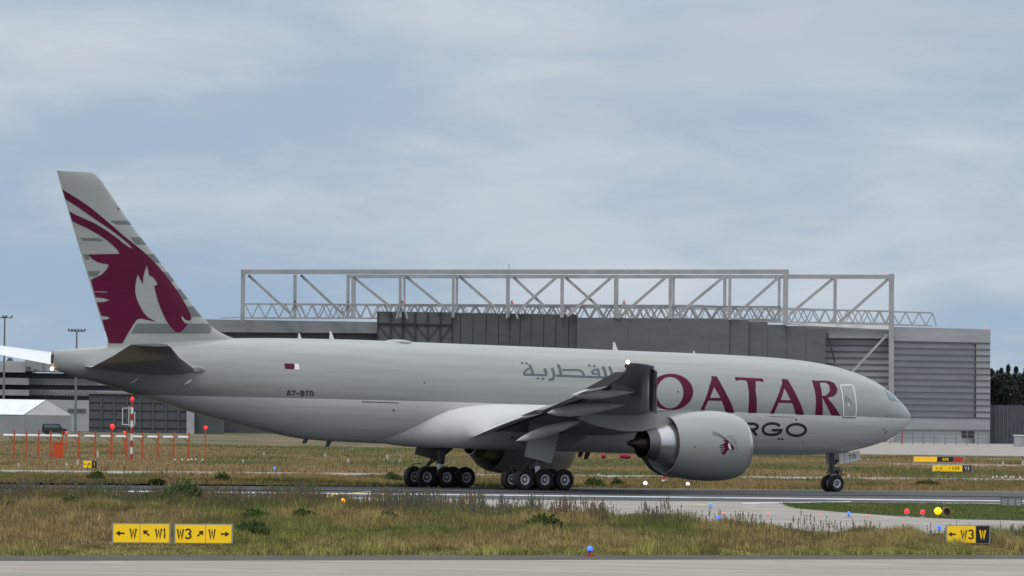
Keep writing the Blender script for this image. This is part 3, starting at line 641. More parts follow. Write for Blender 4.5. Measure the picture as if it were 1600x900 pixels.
# engines --------------------------------------------------------------
EY, EZ = 9.6, 3.0
NX = [19.9, 20.02, 20.3, 20.8, 21.5, 22.3, 23.2, 24.2, 25.0, 25.35]; NR = [1.70, 1.82, 1.95, 2.06, 2.13, 2.15, 2.12, 2.0, 1.84, 1.76]
nac = pchip(NX, NR)
def nac_surf(X, Z):
    r_ = nac(X); q = r_ * r_ - (Z - EZ) ** 2; return np.where((X > 19.9) & (X < 25.3) & (q > 0), EY + np.sqrt(np.maximum(q, 0)), -50.)
def eng_ax(side): return B(0, EY * side, EZ)
for side in (1, -1):
    c_ = B(0, EY * side, EZ); ax = (-1, 0, 0)
    cowl = MB(); pr = [(x, float(nac(x))) for x in np.concatenate([np.linspace(20.25, 25.35, 26)])] + [(25.34, 1.70), (24.6, 1.74)]
    cowl.lathe(pr, c_, ax, 72); eng = cowl.build('engine_nacelle', M['pale'], air, 50)
    lip = MB(); lip.lathe([(20.25, float(nac(20.25)) + .002), (20.12, 1.885), (20.02, 1.82), (19.93, 1.75), (19.9, 1.68), (19.95, 1.62), (20.15, 1.58), (20.4, 1.57)], c_, ax, 72); lip.build('inlet_lip', M['metal'], eng, 'all')
    duct = MB(); duct.lathe([(20.4, 1.568), (21.5, 1.62), (21.6, .02)], c_, ax, 48); duct.build('inlet_duct', M['wing_grey'], eng, 50)
    fan = MB()
    for k in range(22):
        a = 2 * math.pi * k / 22; rd = Vector((0, math.cos(a), math.sin(a))); tn = Vector((0, -math.sin(a), math.cos(a)))
        p = [c_ + Vector((-21.25, 0, 0)) + rd * .35 - tn * .06, c_ + Vector((-21.5, 0, 0)) + rd * .35 + tn * .06, c_ + Vector((-21.45, 0, 0)) + rd * 1.58 + tn * .2, c_ + Vector((-21.1, 0, 0)) + rd * 1.58 - tn * .2]
        fan.prism(p, (-.02, 0, 0))
    fan.build('fan', M['gear'], eng)
    spin = MB(); spin.lathe([(20.75, .01), (20.9, .15), (21.3, .38), (21.45, .42)], c_, ax, 32); spin.build('spinner', M['gear'], eng, 'all')
    core = MB(); core.lathe([(24.2, 1.46), (25.0, 1.42), (25.6, 1.30), (26.1, 1.12), (26.28, 1.05)], c_, ax, 64); core.build('core_cowl', M['metal'], eng, 'all')
    noz = MB(); noz.lathe([(26.26, 1.075), (26.7, .95), (26.95, .90), (26.94, .84), (26.4, .86), (25.8, .8)], c_, ax, 64); noz.build('exhaust_nozzle', M['ring_metal'], eng, 40)
    plug = MB(); plug.lathe([(25.8, .82), (26.4, .66), (27.0, .46), (27.6, .25), (28.0, .10), (28.08, .01)], c_, ax, 48); plug.build('exhaust_plug', M['hot_metal'], eng, 'all')
    duct = MB(); duct.lathe([(24.5, 1.745), (24.6, 1.4)], c_, ax, 48); duct.build('bypass_duct', M['wing_dark'], eng)
    py = MB()       # pylon: from the nacelle crown back and up under the wing
    prof = [(21.2, 4.98), (21.9, 5.12), (22.8, 5.16), (24.0, 5.12), (26.2, 5.06), (28.0, 4.95), (31.0, 4.75), (31.8, 4.4), (30.5, 4.0), (28.6, 3.72), (27.2, 3.75), (26.2, 4.0), (25.2, 4.25), (24.2, 4.5), (21.6, 4.6)]
    n = len(prof); V = []
    for s_, sh in ((-1, 1), (1, 1)):
        V += [B(x, EY * side + s_ * np.interp(x, [20.9, 22.5, 27, 31.8], [.12, .42, .42, .10]), z) for x, z in prof]
    py.add(V, [tuple(range(n)), tuple(range(2 * n - 1, n - 1, -1))] + [(i, (i + 1) % n, (i + 1) % n + n, i + n) for i in range(n)]); py.build('pylon', M['pale'], eng, 35)
    st = MB()       # lower bifurcation fairing behind the fan nozzle
    kp = [(23.6, .98), (24.6, 1.0), (25.5, 1.14), (26.2, 1.5), (26.75, 2.1), (26.0, 2.1), (25.0, 1.8), (24.0, 1.5)]
    st.prism([B(x, EY * side + .28, z) for x, z in kp], (0, .56, 0)); st.build('lower_bifurcation', M['gear'], eng)
    if side == 1: near_eng = eng
def z15(p): return (1100 + p[0] / 15, 660 + p[1] / 15)
NS = (12.5, 9.7)
body_ = [(510, 400), (560, 420), (590, 450), (570, 490), (560, 540), (570, 590), (590, 625), (545, 660), (510, 710), (470, 755), (445, 758), (420, 715), (395, 685), (470, 688), (480, 660), (380, 650), (375, 632), (480, 632), (480, 602), (362, 598), (362, 580), (480, 572), (470, 548), (362, 545), (390, 525), (440, 510), (490, 470), (500, 448), (430, 430), (435, 422)]
o = decal('engine_emblem', [z15(p) for p in body_], [], M['maroon'], nac_surf, near_eng, gx=.1, gz=.08, off=.012, Ys=NS); o['label'] = 'small maroon antelope head'
face_ = [(575, 440), (610, 465), (650, 520), (690, 560), (708, 600), (690, 640), (670, 655), (650, 630), (625, 570), (620, 520), (600, 480)]
decal('engine_emblem', [z15(p) for p in face_], [], M['maroon'], nac_surf, near_eng, gx=.1, gz=.08, off=.014, Ys=NS)
decal('engine_emblem', [z15(p) for p in [(575, 485), (600, 495), (612, 540), (640, 630), (600, 625), (572, 580), (562, 530)]], [], M['flag_white'], nac_surf, near_eng, gx=.1, gz=.08, off=.013, Ys=NS)
o = stroke_decal('emblem_horns', [([z15(p) for p in [(205, 222), (300, 250), (390, 300), (470, 350), (540, 405)]], 1.3, False), ([z15(p) for p in [(198, 270), (290, 295), (380, 335), (450, 375), (520, 410)]], 1.3, False)], M['letter_grey'], nac_surf, near_eng, .1, .08, .012, NS)
o = stroke_decal('emblem_stripes', [([z15((a, y)), z15((b_, y))], .8, False) for a, b_, y in ((530, 690, 330), (590, 740, 385), (640, 765, 437), (670, 775, 487), (720, 775, 545), (740, 775, 600), (740, 765, 645), (600, 700, 690))], M['fin_grey'], nac_surf, near_eng, .1, .08, .012, NS)
decal('cowl_port', ell(1086, 698, 1.3, 1.2, 10), [], M['black_plain'], nac_surf, near_eng, gx=.1, gz=.08, off=.014, Ys=NS)

# landing gear -----------------------------------------------------------
def wheel_mb(c, r_, wd, out):   # out: +1 outer face towards starboard
    b = MB(); hw = wd / 2; rr = r_ * .5
    b.lathe([(-hw * .7, rr, 0), (-hw * .96, r_ * .72, 0), (-hw * .98, r_ * .84, 0), (-hw * .72, r_ * .96, 0), (-hw * .3, r_, 0), (hw * .3, r_, 0), (hw * .72, r_ * .96, 0), (hw * .98, r_ * .84, 0), (hw * .96, r_ * .72, 0), (hw * .72, rr, 0)], c, (0, 1, 0), 40)
    for s_ in (-1, 1):
        b.lathe([(s_ * hw * .72, rr, 1), (s_ * hw * .78, rr * .88, 1), (s_ * hw * .66, rr * .72, 1), (s_ * hw * .45, rr * .62, 2), (s_ * hw * .42, rr * .36, 1), (s_ * hw * .72, rr * .30, 1), (s_ * hw * .74, .002, 1)], c, (0, 1, 0), 32)
    return b
WM = [M['tyre'], M['rim'], M['wing_dark']]
for side in (1, -1):
    yc = 5.49 * side; g_ = MB()
    g_.tube([B(31.77, yc, .62), B(31.74, yc, 1.5)], .17, 14, 1); g_.tube([B(31.74, yc, 1.45), B(31.6, yc * .985, 4.2)], .27, 16)
    g_.tube([B(30.1, yc, .66), B(31.77, yc, .74), B(33.45, yc, .60)], [.16, .24, .16], 12)
    for dx in (-1.45, 0, 1.45): g_.tube([B(31.77 + dx, yc - .85, .62 - dx * .0164), B(31.77 + dx, yc + .85, .62 - dx * .0164)], .1, 10)
    g_.tube([B(31.75, yc, 2.0), B(31.3, yc * .6, 3.3)], .12, 10); g_.tube([B(31.75, yc, 1.9), B(29.6, yc * .9, 3.7)], .13, 10); g_.tube([B(31.7, yc, 2.3), B(33.2, yc * .85, 3.2)], .08, 8)
    g_.tube([B(32.05, yc, .95), B(32.6, yc, 1.35), B(32.0, yc, 1.8)], .08, 8); g_.tube([B(33.2, yc, .85), B(32.2, yc, 1.9)], .06, 8); g_.tube([B(33.5, yc + .2, .85), B(33.9, yc + .2, 1.4), B(33.2, yc, 1.42)], .04, 6)
    g_.box(B(32.1, yc, 2.75), (.9, .7, .7))
    g_.tube([B(31.5, yc + .15 * side, 3.4), B(31.45, yc + .3 * side, 2.2), B(31.5, yc + .3 * side, 1.2)], .035, 6); g_.tube([B(32.0, yc + .2 * side, 3.2), B(32.1, yc + .3 * side, 2.0), B(32.6, yc + .3 * side, 1.0)], .03, 6)
    gear = g_.build('main_landing_gear', [M['gear'], M['metal']], air, 40)
    w0 = None
    for dx in (-1.45, 0, 1.45):
        for dy in (-.7, .7):
            c_ = B(31.77 + dx, yc + dy, .635 - dx * .0164)
            if w0 is None: w0 = wheel_mb((0, 0, 0), .655, .5, side).build('wheel', WM, gear, 50); wo = w0
            else: wo = w0.copy(); COL.objects.link(wo); wo.parent = gear
            wo.location = c_
    d_ = MB(); yy = 6.25 * side
    q = [bplane(833, 657, 6.25), bplane(878, 660, 6.25), bplane(876, 682, 6.25), bplane(861, 724, 6.25), bplane(821, 713.5, 6.25)]
    d_.prism([B(p[0], yy - side * (p[2] - 1.7) * .12, p[2]) for p in q], (0, .07, 0)); d_.build('gear_door', M['pale'], gear)
    d_ = MB(); d_.prism([B(30.3, yy - .15 * side, 2.55), B(28.4, yy - .5 * side, 3.3), B(29.0, yy - .5 * side, 3.6), B(31.4, yy - .3 * side, 3.4)], (0, .06, 0)); d_.build('upper_gear_door', M['wing_grey'], gear)
ng = MB(); gz = .435
ng.tube([B(5.86, 0, gz + .5), B(5.88, 0, gz + 1.2)], .1, 12, 1); ng.tube([B(5.88, 0, gz + 1.1), B(6.0, 0, gz + 2.9)], .17, 14)
ng.tube([B(5.86, -.55, gz + .53), B(5.86, .55, gz + .53)], .07, 8); ng.tube([B(5.9, 0, gz + 1.6), B(4.6, 0, gz + 2.7)], .07, 8); ng.tube([B(5.6, 0, gz + .75), B(5.3, 0, gz + 1.0), B(5.75, 0, gz + 1.35)], .06, 8)
ng.box(B(5.75, 0, gz + 1.45), (.5, .6, .22)); ng.tube([B(5.5, -.3, gz + 1.25), B(5.5, .3, gz + 1.25)], .12, 10); ng.tube([B(6.25, .2, gz + 1.3), B(6.3, .25, gz + 2.4)], .05, 8); ng.tube([B(5.3, .1, gz + 1.15), B(4.9, .1, gz + 1.1)], .04, 6)
nose = ng.build('nose_landing_gear', [M['gear'], M['metal']], air, 40)
w0 = None
for y_ in (-.39, .39):
    if w0 is None: w0 = wheel_mb((0, 0, 0), .545, .42, 1).build('wheel', WM, nose, 50); wo = w0
    else: wo = w0.copy(); COL.objects.link(wo); wo.parent = nose
    wo.location = B(5.86, y_, gz + .525)
b = MB()
for y_ in (-.12, .12): b.lathe([(0, .001), (.01, .08), (.06, .08)], B(5.62, y_ + .1, gz + 2.05), (-.5, -1, 0), 12)
b.build('taxi_light', M['rim'], nose, 40)
b = MB(); b.tube([B(5.55, -.2, gz + 1.95), B(5.55, .45, gz + 1.95)], .05, 8); b.tube([B(6.05, .15, gz + .9), B(6.35, .15, gz + 1.2), B(6.02, .15, gz + 1.55)], .05, 8); b.tube([B(5.35, .3, gz + 1.5), B(5.45, .3, gz + .9)], .03, 6); b.build('steering_link', M['hot_metal'], nose, 40)
for s_ in (1, -1):
    d_ = MB(); Yd = .72
    for q in ([(1310.5, 709), (1318.6, 707.6), (1319.2, 724.6), (1312.5, 725.6)], [(1319.4, 707.4), (1343.2, 704.6), (1344.8, 718.6), (1320, 724.4)]):
        d_.prism([B(bplane(*p, Yd)[0], Yd * s_, bplane(*p, Yd)[2]) for p in q], (0, .05, 0))
    nd = d_.build('nose_gear_door', M['white'], nose)
    if s_ == 1:
        b = MB()
        for pts, wd, cl in text_px('TD', 1326, 718.2, 1, -.16, 4.4, 7.2, 1.8, 1.25):
            for i, q in enumerate(stroke(pts, wd)): b.add([B(bplane(p[0], p[1], Yd)[0], Yd + .012 + .002 * i, bplane(p[0], p[1], Yd)[2]) for p in q], [(0, 1, 2, 3)])
        t_ = b.build('door_lettering', M['dark_letter'], nd, fix=False); orient(t_); t_['label'] = 'letters TD'

# ------------------------------------------------------------------ hangar
M['hangar_dark'] = mat('dark_grey_door_cladding', (.075, .082, .092), .55, var=.12, vscale=(.15, .15, .6))
M['hangar_mid'] = mat('mid_grey_door_cladding', (.105, .112, .122), .55, var=.10, vscale=(.15, .15, .6))
M['hangar_wall'] = mat('grey_corrugated_cladding', (.34, .36, .395), .55, var=.12, vscale=(.1, .1, .8))
M['hangar_light'] = mat('light_grey_cladding', (.36, .375, .40), .5, var=.10, vscale=(.1, .1, .5))
M['hangar_fascia'] = mat('warm_grey_fascia', (.235, .245, .255), .5, var=.08, vscale=(.1, .1, .5))
M['steel'] = mat('grey_painted_steel', (.33, .338, .35), .5, var=.15, vscale=(.2, .2, .2))
M['rib'] = mat('dark_rib_steel', (.10, .11, .125), .6)
M['steel_dark'] = mat('dark_grey_steel', (.17, .18, .185), .5)  # a darker grey steel, its own even tone
HD = 1850.
def pxw(n, D): return n * D / F_PX      # pixels -> metres at a distance
hangar = empty('aircraft_hangar', (gnd(900, 692)[0], HD, 0))
tag(hangar, 'huge grey aircraft hangar with an exposed steel roof truss, standing behind the airplane', 'hangar')
hangar_inv = Vector(hangar.location)
def local(b, o=None):       # world coordinates -> coordinates of the thing's Empty
    o = o or hangar_inv; b.v = [(x - o[0], y - o[1], z - o[2]) for x, y, z in b.v]; return b
def wallq(b, x0, x1, yt0, yt1, D0, D1, thick, yb=None, mi=0):
    P0, P1 = at(x0, yt0, D0), at(x1, yt1, D1)
    if yb is None: Q0, Q1 = Vector((P0.x, P0.y, 0)), Vector((P1.x, P1.y, 0))
    else: Q0, Q1 = at(x0, yb[0], D0), at(x1, yb[1], D1)
    b.prism([Q0, Q1, P1, P0], (0, thick, 0), mi)
b = MB(); wallq(b, 290, 1393, 502, 510.5, HD + 4, HD + 4, 110); local(b).build('main_block', M['hangar_wall'], hangar)
b = MB(); wallq(b, 270, 591, 498.2, 503.0, HD + 1.2, HD + 1.2, 2.2, (518.5, 520.6)); local(b).build('roof_fascia', M['hangar_fascia'], hangar)
b = MB(); wallq(b, 270, 591, 521, 523, HD + 2.6, HD + 2.6, 1.2); local(b).build('lower_wall', M['hangar_dark'], hangar)
def doors(name, segs, m, D, step=0):
    for (x0, x1, y0, y1) in segs:
        b = MB(); wallq(b, x0, x1, y0, y1, D, D, 1.6); local(b).build(name, m, hangar); 
xs = [590, 610.6, 630, 649, 668.6, 688, 707]
doors('framed_door_leaf', [(xs[i] + .25, xs[i + 1] - .25, 486.6 + (xs[i] - 590) * .012, 486.6 + (xs[i + 1] - 590) * .012) for i in range(6)], M['hangar_mid'], HD - .5)
b = MB()
for i in range(7): b.bar(at(xs[i], 486.5 + i * .25, HD - .8), at(xs[i], 545, HD - .8), .28)
b.bar(at(590, 505.2, HD - .8), at(708, 507.5, HD - .8), .3)
for i in range(6):
    a, c_ = (xs[i], xs[i + 1]) if i < 4 else (xs[i + 1], xs[i]); b.bar(at(a, 506.5, HD - .75), at(c_, 532, HD - .75), .12)
local(b).build('door_frame', mat('dark_door_frame', (.03, .034, .04), .5), hangar)
xs2 = [708, 720, 739.5, 760, 779.5, 797, 813, 830, 850, 869, 889, 901.5]
doors('door_leaf', [(xs2[i] + .42, xs2[i + 1] - .42, 488.2 + (xs2[i] - 708) * .017, 488.2 + (xs2[i + 1] - 708) * .017) for i in range(len(xs2) - 1)], M['hangar_dark'], HD - 1.8)
b = MB(); wallq(b, 708, 902, 490, 493, HD - .1, HD - .1, 1.5); local(b).build('door_recess', M['wing_dark'], hangar)
xs3 = [901.5, 982, 1014, 1042, 1109, 1140]
doors('door_leaf', [(xs3[i] + .06, xs3[i + 1] - .06, 496.6 + (xs3[i] - 901) * .009, 496.6 + (xs3[i + 1] - 901) * .009) for i in range(len(xs3) - 1)], M['hangar_mid'], HD - 3.0)
doors('door_leaf', [(1140.2, 1170, 499.8, 500.2)], M['hangar_mid'], HD - 2.4)
doors('door_leaf', [(1170.1, 1199.4, 502.6, 503), (1199.8, 1229.5, 507, 507.6), (1229.9, 1259.6, 509.5, 510), (1260, 1290, 513.5, 514.2)], M['hangar_mid'], HD - 1.6)
b = MB(); wallq(b, 1230, 1392, 503.6, 509.6, HD - .4, HD - .4, 3, (507.6, 515)); local(b).build('roof_edge', M['flag_white'], hangar)
b = MB(); wallq(b, 1290, 1390, 516, 516.8, HD + 1.0, HD + 1.0, 2, (528, 528.6)); local(b).build('upper_band', M['hangar_light'], hangar)
b = MB()
for k in range(16):
    y = 530 + k * 9.7; b.bar(at(1290, y, HD + 3.9), at(1390, y + .9, HD + 3.9), .35, .26)
local(b).build('cladding_ribs', M['rib'], hangar)
b = MB(); b.bar(at(1292, 520, HD), at(1305, 567, HD), .35); local(b).build('ladder_brace', M['wing_dark'], hangar)
# side wall to the right, running away
b = MB(); D0, D1 = HD, HD + 26
P = lambda x, y: at(x, y, D0 + (D1 - D0) * (x - 1397) / 150)
def sideq(b, x0, x1, y0, y1, yb0=None, yb1=None, off=0., th=1.0):
    p0, p1 = P(x0, y0), P(x1, y1)
    q0, q1 = (Vector((p0.x, p0.y, 0)), Vector((p1.x, p1.y, 0))) if yb0 is None else (P(x0, yb0), P(x1, yb1))
    b.prism([v + Vector((0, -off, 0)) for v in (q0, q1, p1, p0)], (0, th, 0))
sideq(b, 1394, 1547, 510.8, 515.2, th=80); local(b).build('side_block', M['hangar_wall'], hangar)
b = MB(); sideq(b, 1397, 1547.4, 510.6, 514.9, 532.6, 535.6, .7, .65); local(b).build('parapet_band', M['hangar_light'], hangar)
b = MB(); sideq(b, 1525, 1547, 537.5, 538, 652, 652.5, .5, .45); local(b).build('end_strip', M['hangar_light'], hangar)
b = MB(); sideq(b, 1397, 1547, 652.6, 653.4, None, None, .6, .55); local(b).build('plinth_wall', M['hangar_light'], hangar)
b = MB()
for k in range(13):
    y = 534.4 + k * 9.75; b.bar(P(1398, y) + Vector((0, -.55, 0)), P(1546.6, y + 2.2) + Vector((0, -.55, 0)), .3, .26)
for y in (671.6,): b.bar(P(1398, y) + Vector((0, -.7, 0)), P(1546.6, y + .8) + Vector((0, -.7, 0)), .3, .2)
local(b).build('cladding_ribs', M['rib'], hangar)
b = MB(); sideq(b, 1503, 1522, 672.5, 672.8, 684, 684.3, .9, .3); local(b).build('service_door', M['wing_dark'], hangar)
b = MB(); sideq(b, 1522.5, 1532, 684.5, 684.6, None, None, 2.5, 2.0); local(b).build('annex', M['hangar_light'], hangar)
b = MB(); b.bar(at(1393, 428, HD - 3), Vector((at(1393, 640, HD - 3).x, HD - 3, 0)), 1.15); local(b).build('corner_column', M['steel'], hangar)
b = MB(); b.bar(at(1386, 523, HD - 2.6), at(1325, 588, HD - 2.6), .5); local(b).build('wind_brace', M['steel'], hangar)
# roof truss: near frame and far frame
def truss(name, bars, m):
    b = MB()
    for (x0, y0, x1, y1, t, D) in bars: b.bar(at(x0, y0, D), at(x1, y1, D), pxw(t, D), pxw(t, D))
    local(b).build(name, m, hangar)
FA, FB = HD - 3, HD + 22
truss('truss_chord', [(376.5, 424.8, 1232.5, 424.6, 7, FA)], M['steel'])
truss('truss_chord', [(545, 432, 1232, 432.4, 5.6, FB), (1232, 432.2, 1397.5, 432.6, 6.6, FA)], M['steel'])
posts_a = [(380, 421.5, 379, 500, 7), (461, 428, 460.6, 498, 5.5), (544, 428, 543.5, 498, 5.5), (625.5, 428, 625.2, 496, 5), (708.5, 428, 708, 496, 5), (793.8, 428, 793.2, 496, 6.5), (878.5, 428, 878, 496, 6), (963, 428, 962.4, 497, 7.5), (1047.5, 428, 1047, 498, 5.5), (1140.6, 428, 1140, 500, 5), (1227.8, 421.5, 1227, 508, 8.5), (1305, 435, 1304.4, 503, 5.5)]
posts_b = [(552.6, 434, 552.2, 496, 7), (632, 434, 631.6, 496, 4), (714, 434, 713.6, 496, 4), (1052.5, 434, 1052, 498, 4), (1132.6, 434, 1132.2, 500, 5), (1217.6, 434, 1217, 502, 4.5)]
for q in posts_a: truss('truss_post', [q[:1] + (q[1] + 1.2,) + q[2:4] + (q[4] * .93, FA)], M['steel'])
for q in posts_b: truss('truss_post', [q + (FB,)], M['steel'])
diag = [(388, 430, 454, 490), (470, 430, 537, 492), (552, 433, 612, 481), (634, 432, 694, 481), (718, 432, 774, 481), (802, 433, 850, 478), (884, 434, 936, 480),
        (872, 431, 810, 486), (958, 431, 886, 494), (1043, 431, 970, 494), (1133, 431, 1056, 494), (1216, 434, 1147, 495), (1302, 435, 1234, 491), (1388, 436, 1312, 503)]
for i, q in enumerate(diag): truss('truss_diagonal', [q + (4.6 if i > 6 else 4.2, FA + (.8 if i < 7 else 0))], M['steel'])
def lattice(x0, yt0, yb0, x1, yt1, yb1, per, t, D, name='roof_lattice'):
    bars = [(x0, yt0, x1, yt1, t * 1.25, D), (x0, yb0, x1, yb1, t * 1.25, D)]; n = int((x1 - x0) / per)
    for k in range(n):
        u0, u1, u2 = k / n, (k + .5) / n, (k + 1) / n
        T_ = lambda u: (x0 + (x1 - x0) * u, yt0 + (yt1 - yt0) * u); B_ = lambda u: (x0 + (x1 - x0) * u, yb0 + (yb1 - yb0) * u)
        bars += [(*T_(u0), *B_(u1), t, D), (*B_(u1), *T_(u2), t, D)]
    truss(name, bars, M['steel'])
lattice(383, 475, 497, 1100, 477.5, 498, 21, 1.9, HD + 6)
lattice(470, 476, 496.5, 1392, 486, 505, 17, 1.7, HD + 14)
lattice(600, 477, 496, 1220, 480, 500, 23, 2.9, HD + 1)
lattice(1100, 478, 500, 1457, 489, 509, 20, 1.9, HD + 30)
truss('lattice_end', [(1457, 489, 1463, 509, 2.2, HD + 30)], M['steel'])
for x in (461, 544, 628, 800, 975): truss('bracing_foot', [(x + s_ * 9, 498, x, 470, 2.6, FA - .5) for s_ in (-1, 1)], M['steel'])
b = MB(); b.bar(at(795.5, 412, FA), at(795.5, 423, FA), .18); local(b).build('roof_mast', M['steel'], hangar)
b = MB(); b.bar(at(345, 497, HD), at(380, 496, HD), .2); local(b).build('roof_rail', M['steel'], hangar)
for (x, y) in ((388, 419.3), (466, 470), (632, 469), (801, 472), (975, 472), (1219, 419.4), (1382.5, 426.5), (1541, 513)):
    b = MB(); b.ball(at(x, y, FA - 1), .13, 6); local(b).build('obstruction_light', M['red_dim'], hangar, 'all')

# ------------------------------------------------------------------ things round the hangar foot
def perimeter(name, x0, x1, ytop, D, m, label, posts, rails, mesh=False):
    o = empty(name, (at((x0 + x1) / 2, 690, D).x, D, 0)); tag(o, label, 'fence'); lo = Vector(o.location)
    pb = MB()
    for k in range(posts + 1):
        x = x0 + (x1 - x0) * k / posts; t = at(x, ytop, D); pb.bar((t.x, t.y, 0), t, .16)
    local(pb, lo).build('posts', m, o); rb = MB()
    for k in range(rails):
        y = ytop + .4 + (689 - ytop) * k / rails; rb.bar(at(x0, y, D), at(x1, y + (x1 - x0) * .012, D), .09)
    local(rb, lo).build('rails', m, o)
    return o
perimeter('steel_fence', 1392, 1545, 671, 1700, M['steel_dark'], 'thin dark steel fence along the foot of the hangar side wall', 9, 3)
o = empty('access_stairs', gnd(1437, 697)); lo = Vector((o.location.x, 1690, 0)); o.location = lo
tag(o, 'small red and white mobile stairs parked before the hangar side wall', 'stairs')
b = MB(); 
for k in range(7): b.box((-1.8 + k * .5, 0, .4 + k * .42), (.55, 1.4, .1))
b.build('steps', M['white_plain'], o); b = MB(); b.bar((-2, -.7, 1.2), (1.4, -.7, 4.0), .12); b.bar((-2, .7, 1.2), (1.4, .7, 4.0), .12); b.bar((1.4, -.7, 0), (1.4, -.7, 4), .14); b.bar((1.4, .7, 0), (1.4, .7, 4), .14); b.bar((-2, -.7, .3), (-2, -.7, 1.2), .1); b.bar((1.4, -.7, 3.1), (2.6, -.7, 3.1), .1); b.build('railing', M['red_paint'], o)
# tall blast fence and shed at the far right
o = empty('blast_fence', (at(1600, 690, 1880).x, 1880, 0)); tag(o, 'tall dark slatted blast fence beyond the hangar, before the trees', 'fence'); lo = Vector(o.location)
b = MB()
for k in range(24):
    x = 1549 + k * 6.4; t = at(x, 632.5 + k * .1, 1880); b.bar((t.x, t.y - .2, 0), (t.x, t.y - .2, t.z), .16)
local(b, lo).build('posts', M['hangar_mid'], o)
b = MB(); t0, t1 = at(1546, 633, 1880), at(1700, 635, 1880); b.prism([(t0.x, t0.y, 0), (t1.x, t1.y, 0), t1, t0], (0, .3, 0)); local(b, lo).build('panel', mat('dark_blue_grey_mesh', (.065, .078, .095), .6, var=.2, vscale=(.3, .3, .3)), o)
o = empty('flat_roofed_shed', (at(1610, 690, 1640).x, 1640, 0)); tag(o, 'small pale flat roofed shed at the edge of the apron under the blast fence', 'shed')
b = MB(); b.box((0, 2, 1.1), (6.2, 4, 2.2)); b.build('walls', M['hangar_light'], o); b = MB(); b.box((0, 2, 2.32), (6.6, 4.4, .2)); b.build('roof', M['white_plain'], o); b = MB(); b.box((-1.4, -.02, .95), (1.0, .1, 1.9)); b.build('door', M['grey_plain'], o)

# ------------------------------------------------------------------ the buildings at the left
CD = 1790.
garage = empty('parking_garage', (at(80, 672, CD).x, CD, 0)); tag(garage, 'low multi storey parking garage with dark open decks behind the tail cone', 'building'); lo = Vector(garage.location)
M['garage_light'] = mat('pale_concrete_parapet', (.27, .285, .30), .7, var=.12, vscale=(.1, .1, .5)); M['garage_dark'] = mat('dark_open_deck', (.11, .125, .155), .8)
def slab(name, x0, x1, yt, yb, D, th, m, par, lo):
    b = MB(); p = [at(x0, yb, D), at(x1, yb + (x1 - x0) * .0149, D), at(x1, yt + (x1 - x0) * .0149, D), at(x0, yt, D)]; b.prism(p, (0, th, 0)); return local(b, lo).build(name, m, par)
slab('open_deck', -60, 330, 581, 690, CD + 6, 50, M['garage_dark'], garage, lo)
slab('roof_block', -60, 39, 563.5, 580.5, CD, 40, M['hangar_light'], garage, lo); slab('roof_block', 39, 66, 562.8, 580, CD - 1.5, 30, M['garage_light'], garage, lo); slab('roof_block', 66, 330, 563.3, 580.5, CD + 2, 36, M['hangar_wall'], garage, lo)
slab('parapet', -60, 45, 589.3, 599.8, CD, 5, M['garage_light'], garage, lo); slab('parapet', 45, 330, 591.3, 600.6, CD + 4, 1.8, M['hangar_light'], garage, lo)
slab('parapet', -60, 45, 607.6, 616.6, CD, 5, M['garage_light'], garage, lo); slab('parapet', 45, 330, 608.5, 616.8, CD + 4, 1.8, M['hangar_wall'], garage, lo)
slab('ground_wall', -60, 140, 622.5, 680, CD - 2, 8, M['hangar_light'], garage, lo)
slab('wall_opening', 106, 134, 638.3, 642.6, CD - 2.4, .35, M['garage_dark'], garage, lo)
b = MB()
for k in range(22):
    x = 46 + k * 4.9; y = .0149 * x
    for yt in (590.5, 607.5):
        b.prism([at(x, yt + 10 + y, CD + 3.4), at(x + 1.5, yt + 10 + y, CD + 3.4), at(x + 1.5, yt + y, CD + 3.4), at(x, yt + y, CD + 3.4)], (0, .3, 0))
local(b, lo).build('columns', M['steel_dark'], garage)
b = MB()
for (x, y) in ((15, 561.5), (44, 561)): b.prism([at(x - 5, y + 2.5, CD + 3), at(x + 5, y + 2.5, CD + 3), at(x + 2, y - 2.5, CD + 3), at(x - 2, y - 2.5, CD + 3)], (0, 4, 0))
local(b, lo).build('roof_vent', M['hangar_dark'], garage)
b = MB()
for (x0, x1, y0, y1) in ((41, 47.5, 573, 580), (52.5, 58, 577, 580.5)): b.prism([at(x0, y1, CD - 1.8), at(x1, y1, CD - 1.8), at(x1, y0, CD - 1.8), at(x0, y0, CD - 1.8)], (0, .28, 0))
local(b, lo).build('roof_door', M['hangar_dark'], garage)
HA = 1700.
hall = empty('storage_hall', (at(215, 672, HA).x, HA, 0)); tag(hall, 'dark grid clad storage hall under the rear fuselage, with pale end pillar', 'building'); lo = Vector(hall.location)
slab('walls', 139, 296, 615.5, 688, HA, 45, mat('blue_grey_panels', (.075, .088, .108), .55, var=.12, vscale=(.1, .1, .3)), hall, lo)
slab('roof_edge', 137, 297, 613, 615.4, HA - .6, 46, M['steel_dark'], hall, lo)
b = MB()
for k in range(8): x = 158 + k * 20.2; b.bar(at(x, 617 + x * .0149, HA - .2), at(x, 684, HA - .2), .4)
for y in (627, 639, 653, 666): b.bar(at(139, y, HA - .15), at(296, y + 2.3, HA - .15), .28)
local(b, lo).build('grid_frame', M['hangar_dark'], hall)
slab('end_pillar', 291.5, 303, 628, 690, HA - 2, 4, M['hangar_light'], hall, lo)
slab('lean_to', 303, 345, 640, 690, HA + 2, 20, M['hangar_dark'], hall, lo)
TD_ = 1500.
tent = empty('white_tent', (at(55, 676, TD_).x, TD_, 0)); tag(tent, 'white gable roofed marquee tent in front of the parking garage', 'tent'); lo = Vector(tent.location)
